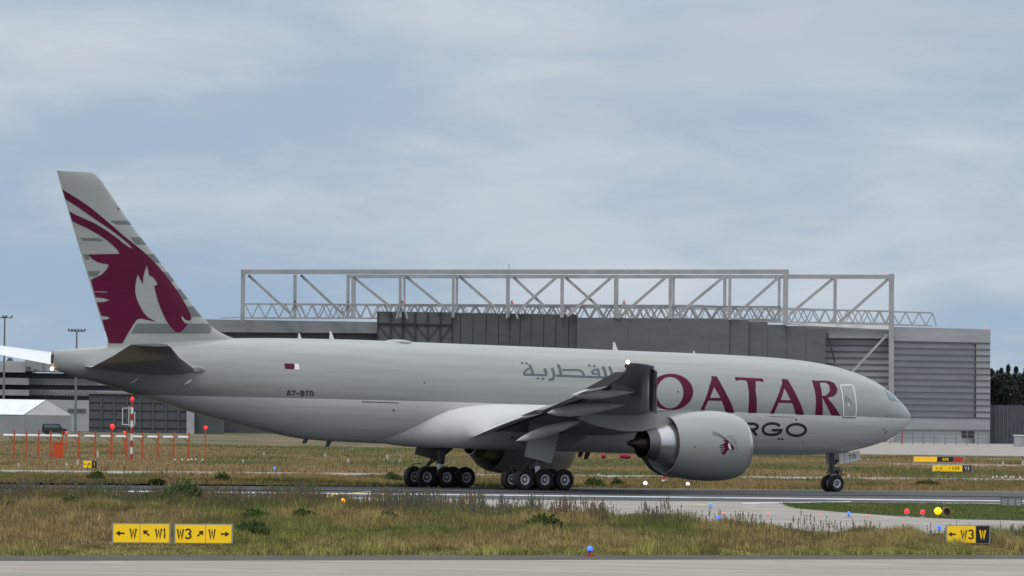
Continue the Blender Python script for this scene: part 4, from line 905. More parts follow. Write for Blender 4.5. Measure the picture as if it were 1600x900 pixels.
tw = mat('white_canvas', (.78, .80, .83), .6, var=.06, vscale=(.5, .5, .5)); tg = mat('shaded_canvas', (.40, .40, .41), .7, var=.08, vscale=(.3, .3, .3)); tl = mat('grey_tent_wall', (.27, .285, .31), .7, var=.08, vscale=(.3, .3, .3))  # the gable's grey puts its shade into the canvas colour
a0, a1, a2 = at(37, 648.0, TD_), at(72, 624.8, TD_ + 3), at(111.5, 648.6, TD_ + 2); back = Vector((-26, 9, 0))
eave_l = a0 - Vector((0, 0, 0))
b = MB(); b.add([a0, a1, a1 + back, a0 + back + Vector((0, 0, 0)), ], [(0, 1, 2, 3)]); b.add([a1, a2, a2 + back, a1 + back], [(0, 1, 2, 3)])
b.v = [(x, y, z) for x, y, z in b.v]; local(b, lo).build('roof', tw, tent)
b = MB(); b.prism([a0 + Vector((.05, .1, -.05)), a2 + Vector((-.05, .1, -.05)), a1 + Vector((0, .1, -.08))], (-.1, .3, 0)); local(b, lo).build('gable', tg, tent)
b = MB(); f0, f2 = Vector((a0.x, a0.y, 0)), Vector((a2.x, a2.y, 0)); b.prism([f0 + Vector((0, .1, 0)), f2 + Vector((0, .1, 0)), a2 + Vector((0, .1, -.1)), a0 + Vector((0, .1, -.1))], (-26, 9.2, 0)); local(b, lo).build('walls', tl, tent)
def light_mast(px, ytop, ybase, D, heads, label):
    t = at(px, ytop, D); o = empty('light_mast', (t.x, D, 0)); tag(o, label, 'light mast', 'apron light masts'); h = t.z
    b = MB(); b.tube([(0, 0, 0), (0, 0, h)], [.28, .16], 10); b.build('pole', M['steel_dark'], o, 40)
    b = MB(); b.bar((-pxw(heads, D), 0, h), (pxw(heads, D), 0, h), .2)
    b.build('crossbar', M['steel_dark'], o)
    for k in range(6):
        if heads > 11 or k in (0, 2, 3, 5):
            x = pxw(heads, D) * (-1 + 2 * k / 5); l_ = MB(); l_.prism([(x - .22, -.3, h + .08), (x + .22, -.3, h + .08), (x + .2, -.3, h + .42), (x - .2, -.3, h + .42)], (0, .4, .08)); l_.build('floodlight', M['gear'], o)
    return o
light_mast(7.5, 496.5, 670, 1600, 11, 'tall thin light mast in front of the garage and tent, far left')
light_mast(120, 517.5, 670, 1620, 12.5, 'tall thin light mast rising behind the tail cone of the airplane')
def small_car(px, py, D, col, label, nm='parked_van'):
    g0 = at(px, py, D); o = empty(nm, (g0.x, D, 0)); tag(o, label, 'van' if 'van' in nm else 'car')
    b = MB(); b.prism([(-2.2, -.9, .4), (2.2, -.9, .4), (2.25, -.9, 1.1), (1.5, -.9, 1.25), (.9, -.9, 2.0), (-2.1, -.9, 2.0), (-2.25, -.9, 1.2)], (0, 1.8, 0)); b.build('body', mat(nm + '_paint', col, .4, coat=.4), o)
    b = MB()
    for x in (-1.4, 1.4):
        for y in (-.85, .85): b.lathe([(-.12, .02), (-.12, .36), (.12, .36), (.12, .02)], (x, y, .36), (0, 1, 0), 16)
    b.build('wheels', M['tyre'], o); b = MB(); b.prism([(-1.9, -.92, 1.3), (1.0, -.92, 1.3), (.75, -.92, 1.85), (-1.85, -.92, 1.85)], (0, 1.84, 0)); b.build('windows', M['glass'], o)
    return o
small_car(85.5, 668, 1470, (.02, .022, .03), 'dark van parked in front of the white tent', 'parked_van')

# ------------------------------------------------------------------ trees at the far right
M['leaf_dark'] = mat('dark_tree_leaves', (.030, .044, .034), .8, var=.15, vscale=(.4, .4, .4)); M['bark'] = mat('bark', (.07, .055, .04), .9)
def leaf_cloud(n, blobs, size, seed):
    r = np.random.default_rng(seed); P = []
    for k in range(n):
        c, rad = blobs[k % len(blobs)]; d = r.normal(size=3); d /= np.linalg.norm(d); P.append(np.array(c) + d * np.array(rad) * (r.random() ** .35))
    P = np.array(P); a = r.normal(size=(n, 3)); a /= np.linalg.norm(a, axis=1)[:, None]; q = r.normal(size=(n, 3)); q -= (q * a).sum(1)[:, None] * a; q /= np.linalg.norm(q, axis=1)[:, None]
    s = size * (.5 + r.random((n, 1)))
    V = np.stack([P - a * s, P + q * s * .6, P + a * s, P - q * s * .6], 1).reshape(-1, 3)
    return V
def fast_mesh(name, V, nv, m, parent=None, cols=None):
    n = len(V) // nv; me = bpy.data.meshes.new(name); me.vertices.add(len(V)); me.vertices.foreach_set('co', V.astype(np.float32).ravel())
    me.loops.add(n * nv); me.loops.foreach_set('vertex_index', np.arange(n * nv, dtype=np.int32)); me.polygons.add(n)
    me.polygons.foreach_set('loop_start', np.arange(0, n * nv, nv, dtype=np.int32)); me.update(calc_edges=True)
    if cols is not None:
        ca = me.color_attributes.new('tint', 'FLOAT_COLOR', 'POINT'); c4 = np.ones((len(V), 4), np.float32); c4[:, :3] = cols; ca.data.foreach_set('color', c4.ravel())
    me.materials.append(m); o = bpy.data.objects.new(name, me); COL.objects.link(o)
    if parent: o.parent = parent
    return o
tr = [(1551, 577, 1905, 5), (1563, 575.5, 1925, 6), (1575, 570.5, 1900, 6), (1588, 573, 1930, 6), (1600, 575, 1910, 6), (1616, 572, 1925, 6), (1634, 578, 1905, 6), (1540, 582, 1940, 6)]
lab = ['narrow dark tree right beside the hangar corner', 'dark tree second from the hangar corner, behind the blast fence', 'tallest dark tree behind the blast fence', 'dark tree right of the tallest one behind the fence', 'dark round tree cut by the picture edge', 'dark tree beyond the picture edge', 'dark low tree beyond the picture edge', 'dark tree hidden behind the hangar corner']
for i, (px, yt, D, wd) in enumerate(tr[:6]):
    t = at(px, yt, D); o = empty('tree', (t.x, D, 0)); tag(o, lab[i], 'tree', 'trees behind the blast fence'); H = t.z; r = random.Random(i)
    b = MB(); b.tube([(0, 0, 0), (.2, 0, H * .45), (.1, .2, H * .85)], [.4, .28, .1], 8)
    for k in range(5): a = r.random() * 6.28; b.tube([(0.1, 0, H * (.3 + .1 * k)), (math.cos(a) * 2, math.sin(a) * 2, H * (.42 + .1 * k))], [.14, .05], 6)
    b.build('trunk', M['bark'], o, 40)
    bl = [((r.uniform(-2.6, 2.6) * (1.2 - f * .8), r.uniform(-2.2, 2.2) * (1.2 - f * .8), H * f * r.uniform(.94, 1.04)), (r.uniform(.8, 2.0), r.uniform(.8, 1.9), H * r.uniform(.04, .09))) for f in (.15, .22, .3, .38, .45, .52, .58, .64, .7, .76, .82, .88) for _ in range(2)] + [((r.uniform(-.4, .4), 0, H * .95), (.5, .5, H * .06))]
    fast_mesh('crown', leaf_cloud(8000, bl, .24, i), 4, M['leaf_dark'], o)

# ------------------------------------------------------------------ localizer antennas and the gear around them
def antenna_post(with_lamp=False):
    o = empty('localizer_antenna'); b = MB(); b.bar((0, 0, 0), (0, 0, 2.55), .13); b.bar((-.18, 0, .05), (.18, 0, .05), .3, .1); b.bar((0, .02, 1.55), (-.45, .02, 1.95), .07); b.bar((-.22, 0, .8), (.0, 0, .8), .05); b.build('post', M['orange'], o)
    b = MB(); b.lathe([(-1.0, .02), (-.98, .1), (-.9, .14), (-.08, .14), (0, .08), (.0, .02)], (-.02, -.12, 2.06), (1, 0, 0), 14); b.build('radome', M['white_plain'], o, 50)
    return o
pxs = [21.7, 40.4, 59.8, 78.6, 96.8, 122.5, 148.2, 173.3, 197.3, 222.4, 246.4, 270.9, 294.6]
pr = antenna_post()
for i, px in enumerate(pxs):
    o = pr if i == 0 else copy_tree(pr); o.location = gnd(px, 715.8 + (px - 20) * .0085)
    tag(o, 'orange post with white tubular radome, one of a row of antennas behind the road', 'antenna', 'localizer antenna row')
o = empty('equipment_cabinet', gnd(91.5, 717)); tag(o, 'bright orange metal cabinet standing among the antenna posts', 'cabinet')
b = MB(); b.box((0, 0, .76), (.92, .7, 1.36)); b.box((0, 0, 1.47), (1.0, .8, .07)); b.build('body', mat('bright_orange_paint', (.66, .085, .012), .5), o); b = MB(); b.box((0, -.365, .76), (.78, .03, 1.2)); b.build('door', mat('orange_door_paint', (.60, .075, .012), .5), o); b = MB(); b.box((0, 0, .04), (.96, .74, .08)); b.build('plinth', M['grey_plain'], o)
o = empty('monitor_mast', gnd(205.2, 719.5)); tag(o, 'tall red and white banded mast with a red lamp on top, between the antenna posts', 'mast')
rb, wb = MB(), MB()
for k in range(9): (rb if k % 2 == 0 else wb).tube([(0, 0, k * .6), (0, 0, (k + 1) * .6)], .12, 10)
rb.build('red_band', M['red_paint'], o, 40); wb.build('white_band', M['white_plain'], o, 40)
b = MB(); 
for (x0, z0, x1, z1) in ((-.85, 3.2, -.85, 4.75), (-.28, 3.1, -.28, 4.9), (-.85, 4.72, -.1, 4.72), (-.85, 3.25, -.1, 3.2), (.25, 3.2, .25, 4.4), (0, 3.2, .25, 3.2)): b.bar((x0, 0, z0), (x1, 0, z1), .06)
b.build('bracket', M['white_plain'], o); b = MB(); b.lathe([(5.4, .02), (5.4, .11), (5.48, .15), (5.66, .13), (5.76, .02)], (0, 0, 0), (0, 0, 1), 14); b.build('lamp', M['red_lamp'], o, 50)
def red_post(px, ytop, ybase, label, r_=.13):
    g0 = gnd(px, ybase); t = at(px, ytop, g0.y); o = empty('obstruction_lamp', g0); tag(o, label, 'obstruction lamp')
    b = MB(); b.bar((0, 0, 0), (0, 0, t.z - .1), .11); b.bar((-.15, 0, .04), (.15, 0, .04), .26, .08); b.build('post', M['orange'], o); b = MB(); b.ball((0, 0, t.z + .08), r_, 8); b.build('lamp', M['red_lamp'], o, 'all')
red_post(320.5, 669.5, 719.5, 'orange post with glowing red lamp, alone at the right end of the antenna row', .16)
red_post(174.8, 667.5, 712.5, 'orange post with glowing red lamp left of the banded mast', .22)
red_post(103, 677, 709, 'low red lamp behind the orange cabinet', .12); red_post(194, 676.5, 709, 'low red lamp just left of the banded mast', .12)

# ------------------------------------------------------------------ lamps on the airfield
def lamp(name, px, ybase, h, r_, lens, label, group=None, body='grey_plain', cat='light', stem=.035, base=True):
    o = empty(name, gnd(px, ybase)); tag(o, label, cat, group); b = MB()
    b.tube([(0, 0, 0), (0, 0, h)], stem, 8); 
    if base: b.lathe([(0, .02), (0, .16), (.05, .16), (.06, .02)], (0, 0, 0), (0, 0, 1), 12)
    b.lathe([(h - .02, .02), (h - .02, r_ * .8), (h + .03, r_ * .8), (h + .03, .02)], (0, 0, 0), (0, 0, 1), 12)
    b.build('stem', M[body], o, 40); b = MB(); b.lathe([(h + .03, .01), (h + .03, r_ * .95), (h + .03 + r_ * .7, r_), (h + .03 + r_ * 1.4, r_ * .75), (h + .03 + r_ * 1.8, .01)], (0, 0, 0), (0, 0, 1), 14); b.build('lens', M[lens], o, 50); return o
ble = 'blue taxiway edge lights'
lamp('edge_light', 921.5, 869.5, .16, .085, 'blue_lamp', 'blue edge light on the near taxiway border, in front of the grass', ble, 'red_paint')
lamp('edge_light', 1110, 795.5, .12, .08, 'blue_lamp', 'pale blue edge light standing on the concrete below the engine', ble)
lamp('edge_light', 1122.5, 817, .14, .085, 'blue_lamp', 'deep blue edge light at the grass rim right below the pale blue one', ble)
lamp('edge_light', 1326, 809, .12, .08, 'blue_lamp', 'blue edge light on the concrete below the nose wheel', ble)
lamp('edge_light', 1467.5, 835, .2, .085, 'blue_lamp', 'blue edge light just left of the yellow and black W3 sign', ble)
lamp('edge_light', 429, 740, .3, .09, 'blue_lamp', 'bluish white marker light on the service road behind the runway', ble)
rl = 'red stop lights before the grass island'
lamp('stop_light', 1417, 808, .16, .115, 'red_lamp', 'bright red stop light, left one of the pair before the grass island', rl)
lamp('stop_light', 1441.5, 809, .16, .105, 'red_lamp', 'bright red stop light, right one of the pair, nearer the amber lamp', rl)
for i, (px, yb) in enumerate(((1130, 805), (1200, 806.5), (1281, 807.5), (1356, 809))):
    lamp('stop_bar_light', px, yb, .02, .05, 'red_dim', 'tiny red light set flush in the pale concrete', 'flush stop bar lights', base=False)
lamp('orange_marker_light', 535.5, 798, .35, .11, 'orange_lamp', 'small orange lamp half hidden in the tall weeds', None)
o = empty('runway_guard_light', gnd(1472, 808.5)); tag(o, 'pair of round amber guard lamps on a bracket, the left one lit', 'guard light'); b = MB(); b.bar((-.2, 0, 0), (-.2, 0, .3), .06); b.bar((.22, 0, 0), (.22, 0, .3), .06); b.bar((-.4, .1, .3), (.4, .1, .3), .12)
b.build('bracket', M['grey_plain'], o); b = MB(); b.box((.22, .05, .3), (.36, .2, .40)); b.build('housing', mat('yellow_lamp_housing', (.3, .2, .04), .5), o)
b = MB(); b.lathe([(0, .175), (.06, .16), (.14, .1), (.16, .01)], (-.20, -.02, .3), (0, -1, 0), 18); b.build('lit_lens', M['amber_lamp'], o, 50); b = MB(); b.lathe([(0, .15), (.08, .15), (.08, .10), (.02, .09), (.02, .01)], (.22, -.05, .3), (0, -1, 0), 18); b.build('dark_lens', M['black_plain'], o, 50)
rw = 'white runway edge lights'
lamp('runway_light', 1008.3, 761, .16, .105, 'white_lamp', 'glaring white runway light on the grass rim left of the engine bottom', rw); lamp('runway_light', 1074.5, 762, .16, .09, 'white_lamp', 'glaring white runway light under the engine nacelle', rw)
o = empty('marker_post', gnd(1038, 758)); tag(o, 'short red and white marker with dark feet between the two glaring white lights', 'marker'); b = MB(); b.tube([(0, 0, .35), (0, 0, .72)], .12, 10); b.build('red_cap', M['red_paint'], o, 40); b = MB(); b.tube([(-.14, -.02, .25), (.1, -.02, .38)], .1, 8); b.build('white_band', M['white_plain'], o, 40); b = MB(); b.tube([(-.2, 0, 0), (-.14, 0, .3)], .1, 8); b.tube([(.1, 0, 0), (.08, 0, .3)], .08, 8); b.build('foot', M['black_plain'], o, 40)
def red_drum(px, py, ln, label):
    g0 = gnd(px, 723); D = g0.y; c_ = at(px, py, D); o = empty('red_marker', g0); tag(o, label, 'marker'); z = c_.z
    b = MB(); b.lathe([(-ln / 2, .02), (-ln / 2, .2), (-ln * .3, .26), (ln * .4, .24), (ln / 2, .16), (ln / 2, .02)], (0, 0, z), (1, 0, -.12), 16); b.build('drum', mat('dark_red_cloth', (.28, .012, .03), .7), o, 40); b = MB(); b.tube([(0, 0, 0), (0, 0, z)], .05, 8); b.build('post', M['grey_plain'], o)
red_drum(977, 713, 1.1, 'dark red drum marker in the dry grass behind the exhaust cone'); red_drum(943, 712.5, .45, 'small red marker left of the larger dark red drum')
def small_lamp_row(spots, label, group):
    p0 = None
    for (px, py) in spots:
        if p0 is None:
            p0 = empty('approach_light'); b = MB(); b.tube([(0, 0, 0), (0, 0, .32)], .035, 8); b.build('stem', M['gear'], p0); b = MB(); b.lathe([(0, .02), (0, .05), (.16, .075), (.18, .02)], (0, .08, .34), (0, -1, .1), 14); b.build('lamp_head', M['flag_white'], p0, 40); o = p0
        else: o = copy_tree(p0)
        o.location = gnd(px, py); tag(o, label, 'light', group)
small_lamp_row([(273, 725), (284, 724.5), (294, 725), (299.5, 724), (306, 724.5), (316.5, 725)], 'white lamp head on short stalk, in the cluster under the antenna row', 'lamp cluster by the antennas')
small_lamp_row([(1551.5, 753), (1557.5, 752.3), (1566, 753.5), (1571.5, 751.6), (1579, 753.4), (1583, 752.8), (1594, 753.4)], 'white lamp head on short stalk, in the cluster at the far right', 'lamp cluster by the road')
p0 = None
for (px, py, h) in ((29, 731, .5), (104, 729.5, .5), (121, 728, .7), (152.5, 715, .9), (508, 715, .6), (544, 725, .7), (605, 719, .8), (625, 723, .45), (862, 722, .5), (412, 712, .5), (379.5, 724, .5), (1356, 718.5, .25), (1345, 718.5, .25), (1567, 727, .6), (1598, 727, .7), (935, 745, .35), (1326, 747.5, .4)):
    if p0 is None:
        p0 = empty('marker_board'); b = MB(); b.prism([(-.10, 0, .0), (.10, 0, .0), (.08, 0, 1), (-.08, 0, 1)], (0, .1, 0)); b.build('board', mat('weathered_white_board', (.5, .5, .48), .6), p0); b = MB(); b.box((0, .05, .04), (.4, .3, .08)); b.build('foot', M['grey_plain'], p0); o = p0
    else: o = copy_tree(p0)
    o.location = gnd(px, py); o.scale = (1, 1, h * .7); tag(o, 'small white marker board standing in the grass behind the runway', 'marker', 'white marker boards')
o = empty('concrete_box', gnd(1580, 792.0)); tag(o, 'low grey framed box standing at the runway edge near the right border', 'box'); b = MB(); b.box((0, .15, .29), (1.08, .3, .44)); b.build('panel', M['grey_plain'], o)
b = MB(); b.bar((-.56, 0, .53), (.56, 0, .53), .07)
for x in (-.55, -.18, .2, .55): b.bar((x, 0, 0), (x, 0, .52), .05)
b.build('frame', M['gear'], o)

# ------------------------------------------------------------------ guidance signs
def sign(x0, x1, yt, yb, panels, label, thick=.25, frame='grey_plain', legs=True, lean=None):
    """panels: (share of the width, face material, ink material, text with < > / \\ ^ as arrows)"""
    gy_ = yb + 3; A, Bp = gnd(x0, gy_), gnd(x1, gy_)
    if lean is not None: Bp = Vector((Bp.x, A.y + lean, 0))
    c_ = (A + Bp) / 2; Wd = (Bp - A).length; Bp = Vector((Bp.x, A.y, 0)); c_ = (A + Bp) / 2; Wd = Bp.x - A.x; ang = 0.0
    D = c_.y; zt, zb = at((x0 + x1) / 2, yt, D).z, at((x0 + x1) / 2, yb, D).z
    o = empty('taxiway_sign', (c_.x, c_.y, 0), ang); o.rotation_euler = (0, -R(.6), 0); tag(o, label, 'airfield sign', 'taxiway guidance signs'); H = zt - zb
    b = MB(); b.box((0, thick / 2 + .012, (zt + zb) / 2), (Wd, thick, H)); fr = .03 * H / .6
    b.build('housing', M[frame], o)
    if legs:
        b = MB()
        for x in (-Wd * .4, 0, Wd * .4): b.bar((x, thick / 2, 0), (x, thick / 2, zb + .01), .06)
        b.build('leg', M['grey_plain'], o)
    x = -Wd / 2 + fr; Wi = Wd - 2 * fr; tot = sum(p[0] for p in panels)
    for (sh, face, ink, txt) in panels:
        w_ = Wi * sh / tot; f_ = MB(); f_.box((x + w_ / 2, .004, (zt + zb) / 2), (w_ - .02 * H / .6, .016, H - 2 * fr)); po = f_.build('panel', M[face], o)
        if txt:
            ch = H * .47; units = sum({'<': .8, '>': .8, '/': .68, '\\': .68, '^': .5, ' ': .2, '1': .26}.get(k, .62) + .2 for k in txt) * ch - .2 * ch
            k_ = min(1, (w_ * .84) / units); cx_ = x + w_ / 2 - units * k_ / 2; b = MB()
            for kk in txt:
                cwd = {'<': .8, '>': .8, '/': .68, '\\': .68, '^': .5, ' ': .2, '1': .26}.get(kk, .62) * ch * k_
                hh = ch * (.62 if kk in '<>/\\^' else 1) * (k_ ** .3); z0 = (zt + zb) / 2 - hh / 2
                if kk != ' ':
                    for si, pl in enumerate(GL[kk]):
                        for qi, q in enumerate(stroke([(cx_ + u * cwd, z0 + v * hh) for u, v in pl], ch * .185)): b.add([(p[0], -.008 - .0015 * si - .0002 * qi, p[1]) for p in q], [(0, 1, 2, 3)])
                cx_ += cwd + .2 * ch * k_
            t_ = b.build('lettering', M[ink], po, fix=False); orient(t_)
        x += w_
    return o
Y_, K_, A_ = 'sign_yellow', 'sign_black', 'sign_amber'
sign(175, 269.6, 817.6, 849.2, [(.48, Y_, 'sign_ink', '< W'), (.52, Y_, 'sign_ink', '\\ W1')], 'yellow sign reading W and W1, left of the pair in the near grass')
sign(271.8, 366.6, 818.6, 850, [(.54, Y_, 'sign_ink', 'W3 /'), (.46, Y_, 'sign_ink', 'W >')], 'yellow sign reading W3 and W, right of the pair in the near grass')
sign(1478, 1543.5, 820.4, 849.4, [(.68, Y_, 'sign_ink', '< W3'), (.32, K_, 'sign_yellow', 'W')], 'yellow and black sign reading W3 and W in the near grass at the right')
sign(129.5, 154.5, 719.6, 731.2, [(.62, Y_, 'sign_ink', '< W1'), (.38, K_, 'sign_yellow', '1')], 'small yellow and black sign in front of the antenna row', legs=False)
sign(1427.5, 1494, 713.2, 721.8, [(.28, A_, 'sign_amber', ''), (.14, A_, 'sign_amber', ''), (.30, K_, 'sign_yellow', 'W29'), (.17, 'sign_red', 'flag_white', '')], 'far sign with amber, black and red faces, above the Y3 sign', legs=False, lean=0)
sign(1456.5, 1511, 726.6, 737.0, [(.34, Y_, 'sign_ink', '< W'), (.44, Y_, 'sign_ink', '^ W29'), (.24, K_, 'flag_white', 'Y3')], 'far yellow sign with black Y3 end panel beyond the service road', legs=False, lean=0)

# ------------------------------------------------------------------ shrubs
def grass_mat(name):
    m = bpy.data.materials.new(name); m.use_nodes = True; t = m.node_tree; b = t.nodes['Principled BSDF']; b.inputs['Roughness'].default_value = .85; b.inputs['Specular IOR Level'].default_value = .15
    a = t.nodes.new('ShaderNodeAttribute'); a.attribute_name = 'tint'; t.links.new(a.outputs['Color'], b.inputs['Base Color']); return m
M['blades'] = grass_mat('grass_blades')
def shrub(px, yb, wpx, hpx, label, seed, n=900):
    g0 = gnd(px, yb); D = g0.y; W_, H = pxw(wpx, D) / 2, pxw(hpx, D); o = empty('shrub', g0); tag(o, label, 'shrub'); r = np.random.default_rng(seed); q = random.Random(seed)
    b = MB()
    for k in range(7): a = q.random() * 6.28; b.tube([(0, 0, 0), (math.cos(a) * W_ * .5, math.sin(a) * W_ * .5, H * .7)], [.025, .01], 5)
    b.build('stem', M['bark'], o)
    m_ = int(n * 1.6); a = r.random(m_) * 6.283; rad = np.sqrt(r.random(m_)); lump = .72 + .34 * np.sin(a * 3 + seed) * np.sin(a * 2 + seed * 2.1)
    x, y = np.cos(a) * rad * W_, np.sin(a) * rad * W_ * .8; top = H * np.sqrt(np.clip(1.02 - rad ** 2, .02, 1)) * lump
    z = top * r.random(m_) ** .6; sz = (.10 + .16 * r.random(m_)) * min(1, H / .5 + .35); c = np.stack([x, y, z], 1)
    d = np.stack([np.cos(a + r.normal(size=m_)), np.sin(a + r.normal(size=m_)), np.zeros(m_)], 1); up = np.stack([np.cos(a) * .5 + r.normal(size=m_) * .45, np.sin(a) * .5 + r.normal(size=m_) * .45, .55 + .7 * r.random(m_)], 1); up /= np.linalg.norm(up, axis=1)[:, None]
    sd = np.cross(up, d); sd /= np.linalg.norm(sd, axis=1)[:, None] + 1e-9; w_ = (sz * .24)[:, None]; l_ = sz[:, None]
    V = np.stack([c - sd * w_, c + up * l_ * .5 - sd * w_ * .9, c + up * l_, c + up * l_ * .5 + sd * w_ * .9], 1).reshape(-1, 3)
    g_ = r.random((m_, 1)); k_ = (np.array((.075, .115, .036)) * (1 - g_) + np.array((.17, .20, .07)) * g_) * (.7 + .5 * r.random((m_, 1)))
    fast_mesh('foliage', V, 4, M['blades'], o, np.repeat(k_, 4, 0))
shrub(284, 788, 70, 40, 'round dark green shrub at the left, sticking up against the runway', 1, 1600); shrub(402, 817, 46, 22, 'dark green shrub in the tall weeds left of the middle', 2); shrub(478, 814, 44, 16, 'low dark green shrub right of another in the tall weeds', 3)
shrub(852, 832, 58, 26, 'broad dark green shrub in the grass below the main wheels', 4, 1200); shrub(600, 816, 40, 14, 'low green shrub in the weeds below the rear wheels', 5); shrub(149, 750, 26, 12, 'dense dark bush between service road and runway at the left', 6); shrub(347, 754, 22, 14, 'ragged bush at the runway rim under the rear fuselage', 7)
shrub(930, 761, 30, 14, 'green bush at the runway rim right of the main wheels', 8); shrub(966, 761, 18, 12, 'smaller green bush right of the green bush by the wheels', 9); shrub(245, 757, 24, 7, 'flat bush close to the runway edge at the left', 10); shrub(390, 842, 60, 30, 'green shrub at the right of the yellow sign pair', 11, 1100); shrub(10, 800, 30, 16, 'green shrub at the left picture edge', 12); shrub(110, 795, 26, 20, 'slim green shrub in the weeds above the yellow signs', 13)
shrub(615, 752, 24, 12, 'grey green bush left of the rear wheels', 14); shrub(1450, 760, 40, 8, 'low weedy bush right of the nose wheel', 15)

# ------------------------------------------------------------------ grass, weeds
def vnoise(x, y, seed):     # smooth value noise
    r = np.random.default_rng(seed); G = r.random((257, 257)); xi, yi = np.floor(x).astype(int), np.floor(y).astype(int); fx_, fy_ = x - xi, y - yi; fx_ = fx_ * fx_ * (3 - 2 * fx_); fy_ = fy_ * fy_ * (3 - 2 * fy_)
    g_ = lambda i, j: G[i % 257, j % 257]
    return (g_(xi, yi) * (1 - fx_) + g_(xi + 1, yi) * fx_) * (1 - fy_) + (g_(xi, yi + 1) * (1 - fx_) + g_(xi + 1, yi + 1) * fx_) * fy_
def blades(P, hgt, wid, nb, spread, lean, cols, seed, vary=1.0):
    """P: tuft centres (n,2); every tuft gets nb bent triangles"""
    r = np.random.default_rng(seed); n = len(P); c = np.repeat(P, nb, 0); h = np.repeat(hgt, nb) * (.55 + .6 * r.random(n * nb)); k = np.repeat(cols, nb, 0) * (1 + vary * (r.random((n * nb, 1)) - .5))
    c = c + r.normal(size=c.shape) * spread; a = r.random(n * nb) * 2 * np.pi; w_ = np.repeat(wid, nb) * (.6 + .8 * r.random(n * nb)); ln = r.normal(size=(n * nb, 2)) * lean * h[:, None]
    d = np.stack([np.cos(a), np.sin(a)], 1) * w_[:, None]; z0 = np.zeros((n * nb, 1))
    V = np.stack([np.concatenate([c - d, z0], 1), np.concatenate([c + d, z0], 1), np.concatenate([c + ln, h[:, None]], 1)], 1).reshape(-1, 3)
    return V, np.repeat(k, 3, 0)
def zone_points(lo, hi, n, seed, x_margin=14, power=1.0):
    """random ground points between two pavement edges; returns points and the fraction of the way from lo to hi"""
    r = np.random.default_rng(seed); l, h = edge(lo, x_margin), edge(hi, x_margin)
    lx, ly = np.array([p.x for p in l]), np.array([p.y for p in l]); hx, hy_ = np.array([p.x for p in h]), np.array([p.y for p in h])
    x = r.uniform(min(lx.min(), hx.min()), max(lx.max(), hx.max()), n); t = r.random(n) ** power; y0, y1 = np.interp(x, lx, ly), np.interp(x, hx, hy_)
    y = y0 + t * (y1 - y0); ok = np.abs(x) < (np.abs(y) * 800 / F_PX + x_margin)
    return np.stack([x, y], 1)[ok], t[ok]
def mixc(a, b, f): f = np.clip(f, 0, 1)[:, None]; return np.array(a) * (1 - f) + np.array(b) * f
# near strip, between the near taxiway and the concrete
GR_FAR = [(0, 773), (300, 780), (700, 798), (1000, 817), (1200, 830), (1400, 843.5), (1600, 851)]
P, t = zone_points([(0, 868.6), (1600, 867.0)], GR_FAR, 112000, 21)
n1, n2, n3 = vnoise(P[:, 0] * .35, P[:, 1] * .06 + 50, 1), vnoise(P[:, 0] * 1.3 + 40, P[:, 1] * .12 + 40, 2), vnoise(P[:, 0] * .12 + 90, P[:, 1] * .035 + 20, 3)
n4 = vnoise(P[:, 0] * 3.1 + 11, P[:, 1] * .35 + 3, 4)
col = mixc((.275, .235, .11), (.165, .175, .062), n1 * 1.7 - .4)                    # dry straw to olive
col = col + (np.array((.28, .205, .115)) - col) * np.clip((n3 - .52) * 2.5, 0, .75)[:, None]
col = col + (np.array((.235, .24, .085)) - col) * np.clip((.13 - t) * 10 + (n2 - .5) * .8, 0, 1)[:, None]
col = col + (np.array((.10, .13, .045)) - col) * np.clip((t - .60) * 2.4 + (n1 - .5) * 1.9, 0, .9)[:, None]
col = col * (.55 + 1.1 * n4)[:, None]
hgt = .17 + .32 * n2 * (.4 + 1.1 * n4) + .14 * np.clip((t - .4) * 2, 0, 1) - .14 * np.clip((.16 - t) * 7, 0, 1)
n5 = vnoise(P[:, 0] * .9 + 31, P[:, 1] * .10 + 7, 15); hgt = hgt * (.55 + .9 * n5); bare = np.clip((.30 - vnoise(P[:, 0] * .55 + 61, P[:, 1] * .09 + 17, 16)) * 6, 0, 1); hgt = hgt * (1 - .75 * bare); col = col + (np.array((.25, .19, .115)) - col) * (.6 * bare)[:, None]
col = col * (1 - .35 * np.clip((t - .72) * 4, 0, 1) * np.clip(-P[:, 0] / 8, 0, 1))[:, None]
hgt = np.clip(hgt, .05, .8); wid = np.full(len(P), .02)
for (x0, x1, yb_) in ((170, 371, 853), (1473, 1549, 853)):      # mown short in front of the signs
    A_s, B_s = gnd(x0, yb_), gnd(x1, yb_); k = (P[:, 0] > A_s.x - .2) & (P[:, 0] < B_s.x + .2) & (P[:, 1] > A_s.y - 22) & (P[:, 1] < max(A_s.y, B_s.y) + .6); hgt[k] = np.minimum(hgt[k], .05 + .05 * n4[k])
col = col * np.array((.96, .89, .78))
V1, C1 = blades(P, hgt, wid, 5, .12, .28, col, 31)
P, t = zone_points([(0, 759 - 4), (1600, 768)], [(0, 740), (700, 745), (1600, 753.2)], 26000, 22, 25)    # between runway and service road
n1, n2 = vnoise(P[:, 0] * .2, P[:, 1] * .05 + 50, 5), vnoise(P[:, 0] * .7 + 40, P[:, 1] * .1 + 40, 6)
col = mixc((.30, .22, .115), (.155, .165, .065), n1 * 2.4 - .7) ; hgt = .12 + .30 * n2
col = col * np.array((1.04, .96, .88))
V2, C2 = blades(P, hgt, np.full(len(P), .03), 5, .15, .25, col, 32, .7)
P, t = zone_points([(0, 734), (700, 740), (1450, 746.6), (1600, 748)], [(0, 690), (1600, 716)], 46000, 23, 40, 1.3)      # beyond the service road
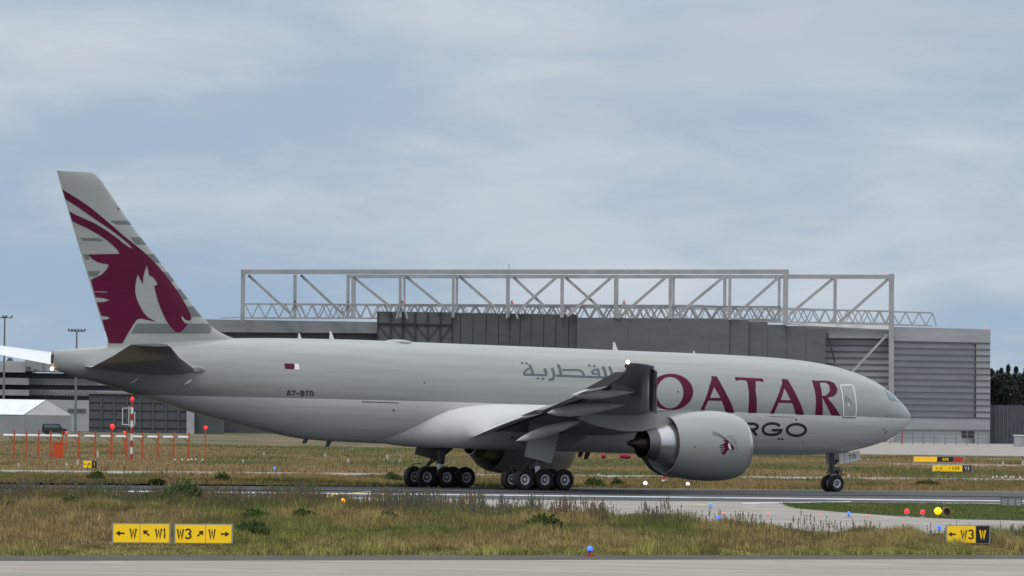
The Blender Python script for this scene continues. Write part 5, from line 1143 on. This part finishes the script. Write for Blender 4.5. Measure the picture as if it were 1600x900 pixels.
n1, n2 = vnoise(P[:, 0] * .12, P[:, 1] * .02 + 50, 7), vnoise(P[:, 0] * .4 + 40, P[:, 1] * .05 + 40, 8)
keep = ~((P[:, 0] > 38) & (P[:, 1] > 868) & (P[:, 1] < 905)); P, t, n1, n2 = P[keep], t[keep], n1[keep], n2[keep]
col = mixc((.31, .23, .125), (.15, .17, .07), n1 * 3.2 - 1.1); hgt = .10 + .28 * n2
col = col * np.array((1.04, .96, .88))
V3, C3 = blades(P, hgt, np.full(len(P), .05), 4, .25, .25, col, 33, .5)
# island
A0 = [gnd(*q) for q in [(1245, 795), (1300, 799.3), (1400, 806.6), (1500, 811.6), (1600, 813.6), (1700, 817)]]; A1 = [gnd(*q) for q in [(1250, 787), (1300, 786), (1400, 786.6), (1600, 788.6), (1700, 789)]]
r = np.random.default_rng(5); x = r.uniform(14.5, 32, 14000); y0 = np.interp(x, [p.x for p in A0], [p.y for p in A0]); y1 = np.interp(x, [p.x for p in A1], [p.y for p in A1]); tt = r.random(14000); P = np.stack([x, y0 + tt * (y1 - y0)], 1)
n1 = vnoise(P[:, 0] * .6, P[:, 1] * .08, 9); col = mixc((.10, .14, .04), (.17, .18, .065), n1 * 1.6 - .5); V4, C4 = blades(P, .05 + .07 * n1, np.full(len(P), .025), 4, .12, .3, col, 34)
g_ = fast_mesh('grass', np.concatenate([V1, V2, V3, V4]), 3, M['blades'], None, np.concatenate([C1, C2, C3, C4])); tag(g_, 'dry yellow green grass covering the strips between the pavements', 'grass', kind='stuff')
# tall weeds with seed heads along the far rim of the near strip
def weeds(P, H, cols, seed, head=.32, hw=.03):
    r = np.random.default_rng(seed); n = len(P); V, C = [], []
    tilt = r.normal(size=(n, 2)) * .10 * H[:, None]; top = np.concatenate([P + tilt, H[:, None]], 1); bot = np.concatenate([P, np.zeros((n, 1))], 1)
    for a in (0, 1):
        d = np.zeros((n, 3)); d[:, a] = .010
        V.append(np.stack([bot - d, bot + d, top], 1).reshape(-1, 3)); C.append(np.repeat(mixc((.07, .075, .03), (.11, .09, .05), r.random(n)), 3, 0))
    for j in range(7):          # ragged head: small leaflets up the top part of the stalk
        f = 1 - head * (j + .3) / 7; c = bot + (top - bot) * f; sz = hw * (1.1 - .35 * abs(j - 3.5) / 3.5) * (.7 + .6 * r.random(n)); an = r.random(n) * 6.28
        d = np.stack([np.cos(an) * sz, np.sin(an) * sz, np.zeros(n)], 1); up = np.zeros((n, 3)); up[:, 2] = H * head / 5.5
        V.append(np.stack([c - d, c + d, c + up + d * .2], 1).reshape(-1, 3)); C.append(np.repeat(cols * (.75 + .5 * r.random((n, 1))), 3, 0))
    return np.concatenate(V), np.concatenate(C)
def rim_points(n, seed, lo, hi):
    P, t = zone_points([(0, 867.3), (1600, 865.8)], GR_FAR, n, seed); k = (t > lo) & (t < hi); return P[k], t[k]
P, t = rim_points(80000, 41, .62, 1.0); xr = P[:, 0] / (P[:, 1] * 800 / F_PX)         # -1 left .. 1 right of the frame
n1, n2 = vnoise(P[:, 0] * .45 + 7, P[:, 1] * .03, 11), vnoise(P[:, 0] * 2.2 + 70, P[:, 1] * .05, 12)
dens = np.interp(xr, [-1, -.6, -.1, .1, .3, .45, 1], [.82, .8, .8, .72, .42, .16, .10]) * np.clip((t - .62) * 3.2, 0, 1) * np.clip(n2 * 2.0 - .25, .1, 1); k = RNG.random(len(P)) < dens; P, t, n1, n2, xr = P[k], t[k], n1[k], n2[k], xr[k]
H = (.36 + .5 * n2 + .16 * np.clip((t - .8) * 5, 0, 1)) * (.55 + .75 * RNG.random(len(P)) ** 1.5) * np.where(xr > .42, .8, 1)
col = mixc((.095, .10, .105), (.20, .115, .07), n1 * 2.6 - .9 + .9 * (RNG.random(len(P)) - .5)); g3 = RNG.random(len(P)) < .38; col[g3] = mixc((.10, .125, .05), (.19, .18, .09), RNG.random(int(g3.sum())))
V1, C1 = weeds(P, H, col, 51, .36, .04)
P, t = rim_points(15000, 42, .04, .8); n1 = vnoise(P[:, 0] * .5 + 17, P[:, 1] * .04, 13); k = (RNG.random(len(P)) < np.clip(n1 * 1.8 - .7, 0, .8)) & ~((P[:, 1] > 245) & (P[:, 1] < 280) & (P[:, 0] < -9) & (P[:, 0] > -13.8)) & ~((P[:, 0] > 15.2) & (P[:, 0] < 18) & (P[:, 1] < 300)); P, n1 = P[k], n1[k]
V2, C2 = weeds(P, .24 + .3 * RNG.random(len(P)) ** 2, mixc((.11, .12, .05), (.19, .15, .08), RNG.random(len(P))), 52, .4, .022)
P, t = zone_points([(0, 755), (1600, 768)], [(0, 740), (700, 745), (1600, 753)], 2600, 43, 25); n1 = vnoise(P[:, 0] * .35 + 3, P[:, 1] * .03, 14); k = RNG.random(len(P)) < np.clip(n1 * 2 - .85, 0, .8); P = P[k]
V3, C3 = weeds(P, .35 + .45 * RNG.random(len(P)) ** 2, mixc((.06, .07, .04), (.12, .10, .06), RNG.random(len(P))), 53, .5, .04)
wd = fast_mesh('weeds', np.concatenate([V1, V2, V3]), 3, M['blades'], None, np.concatenate([C1, C2, C3])); tag(wd, 'tall purple brown seeding weeds along the rim of the near grass', 'weeds', kind='stuff')
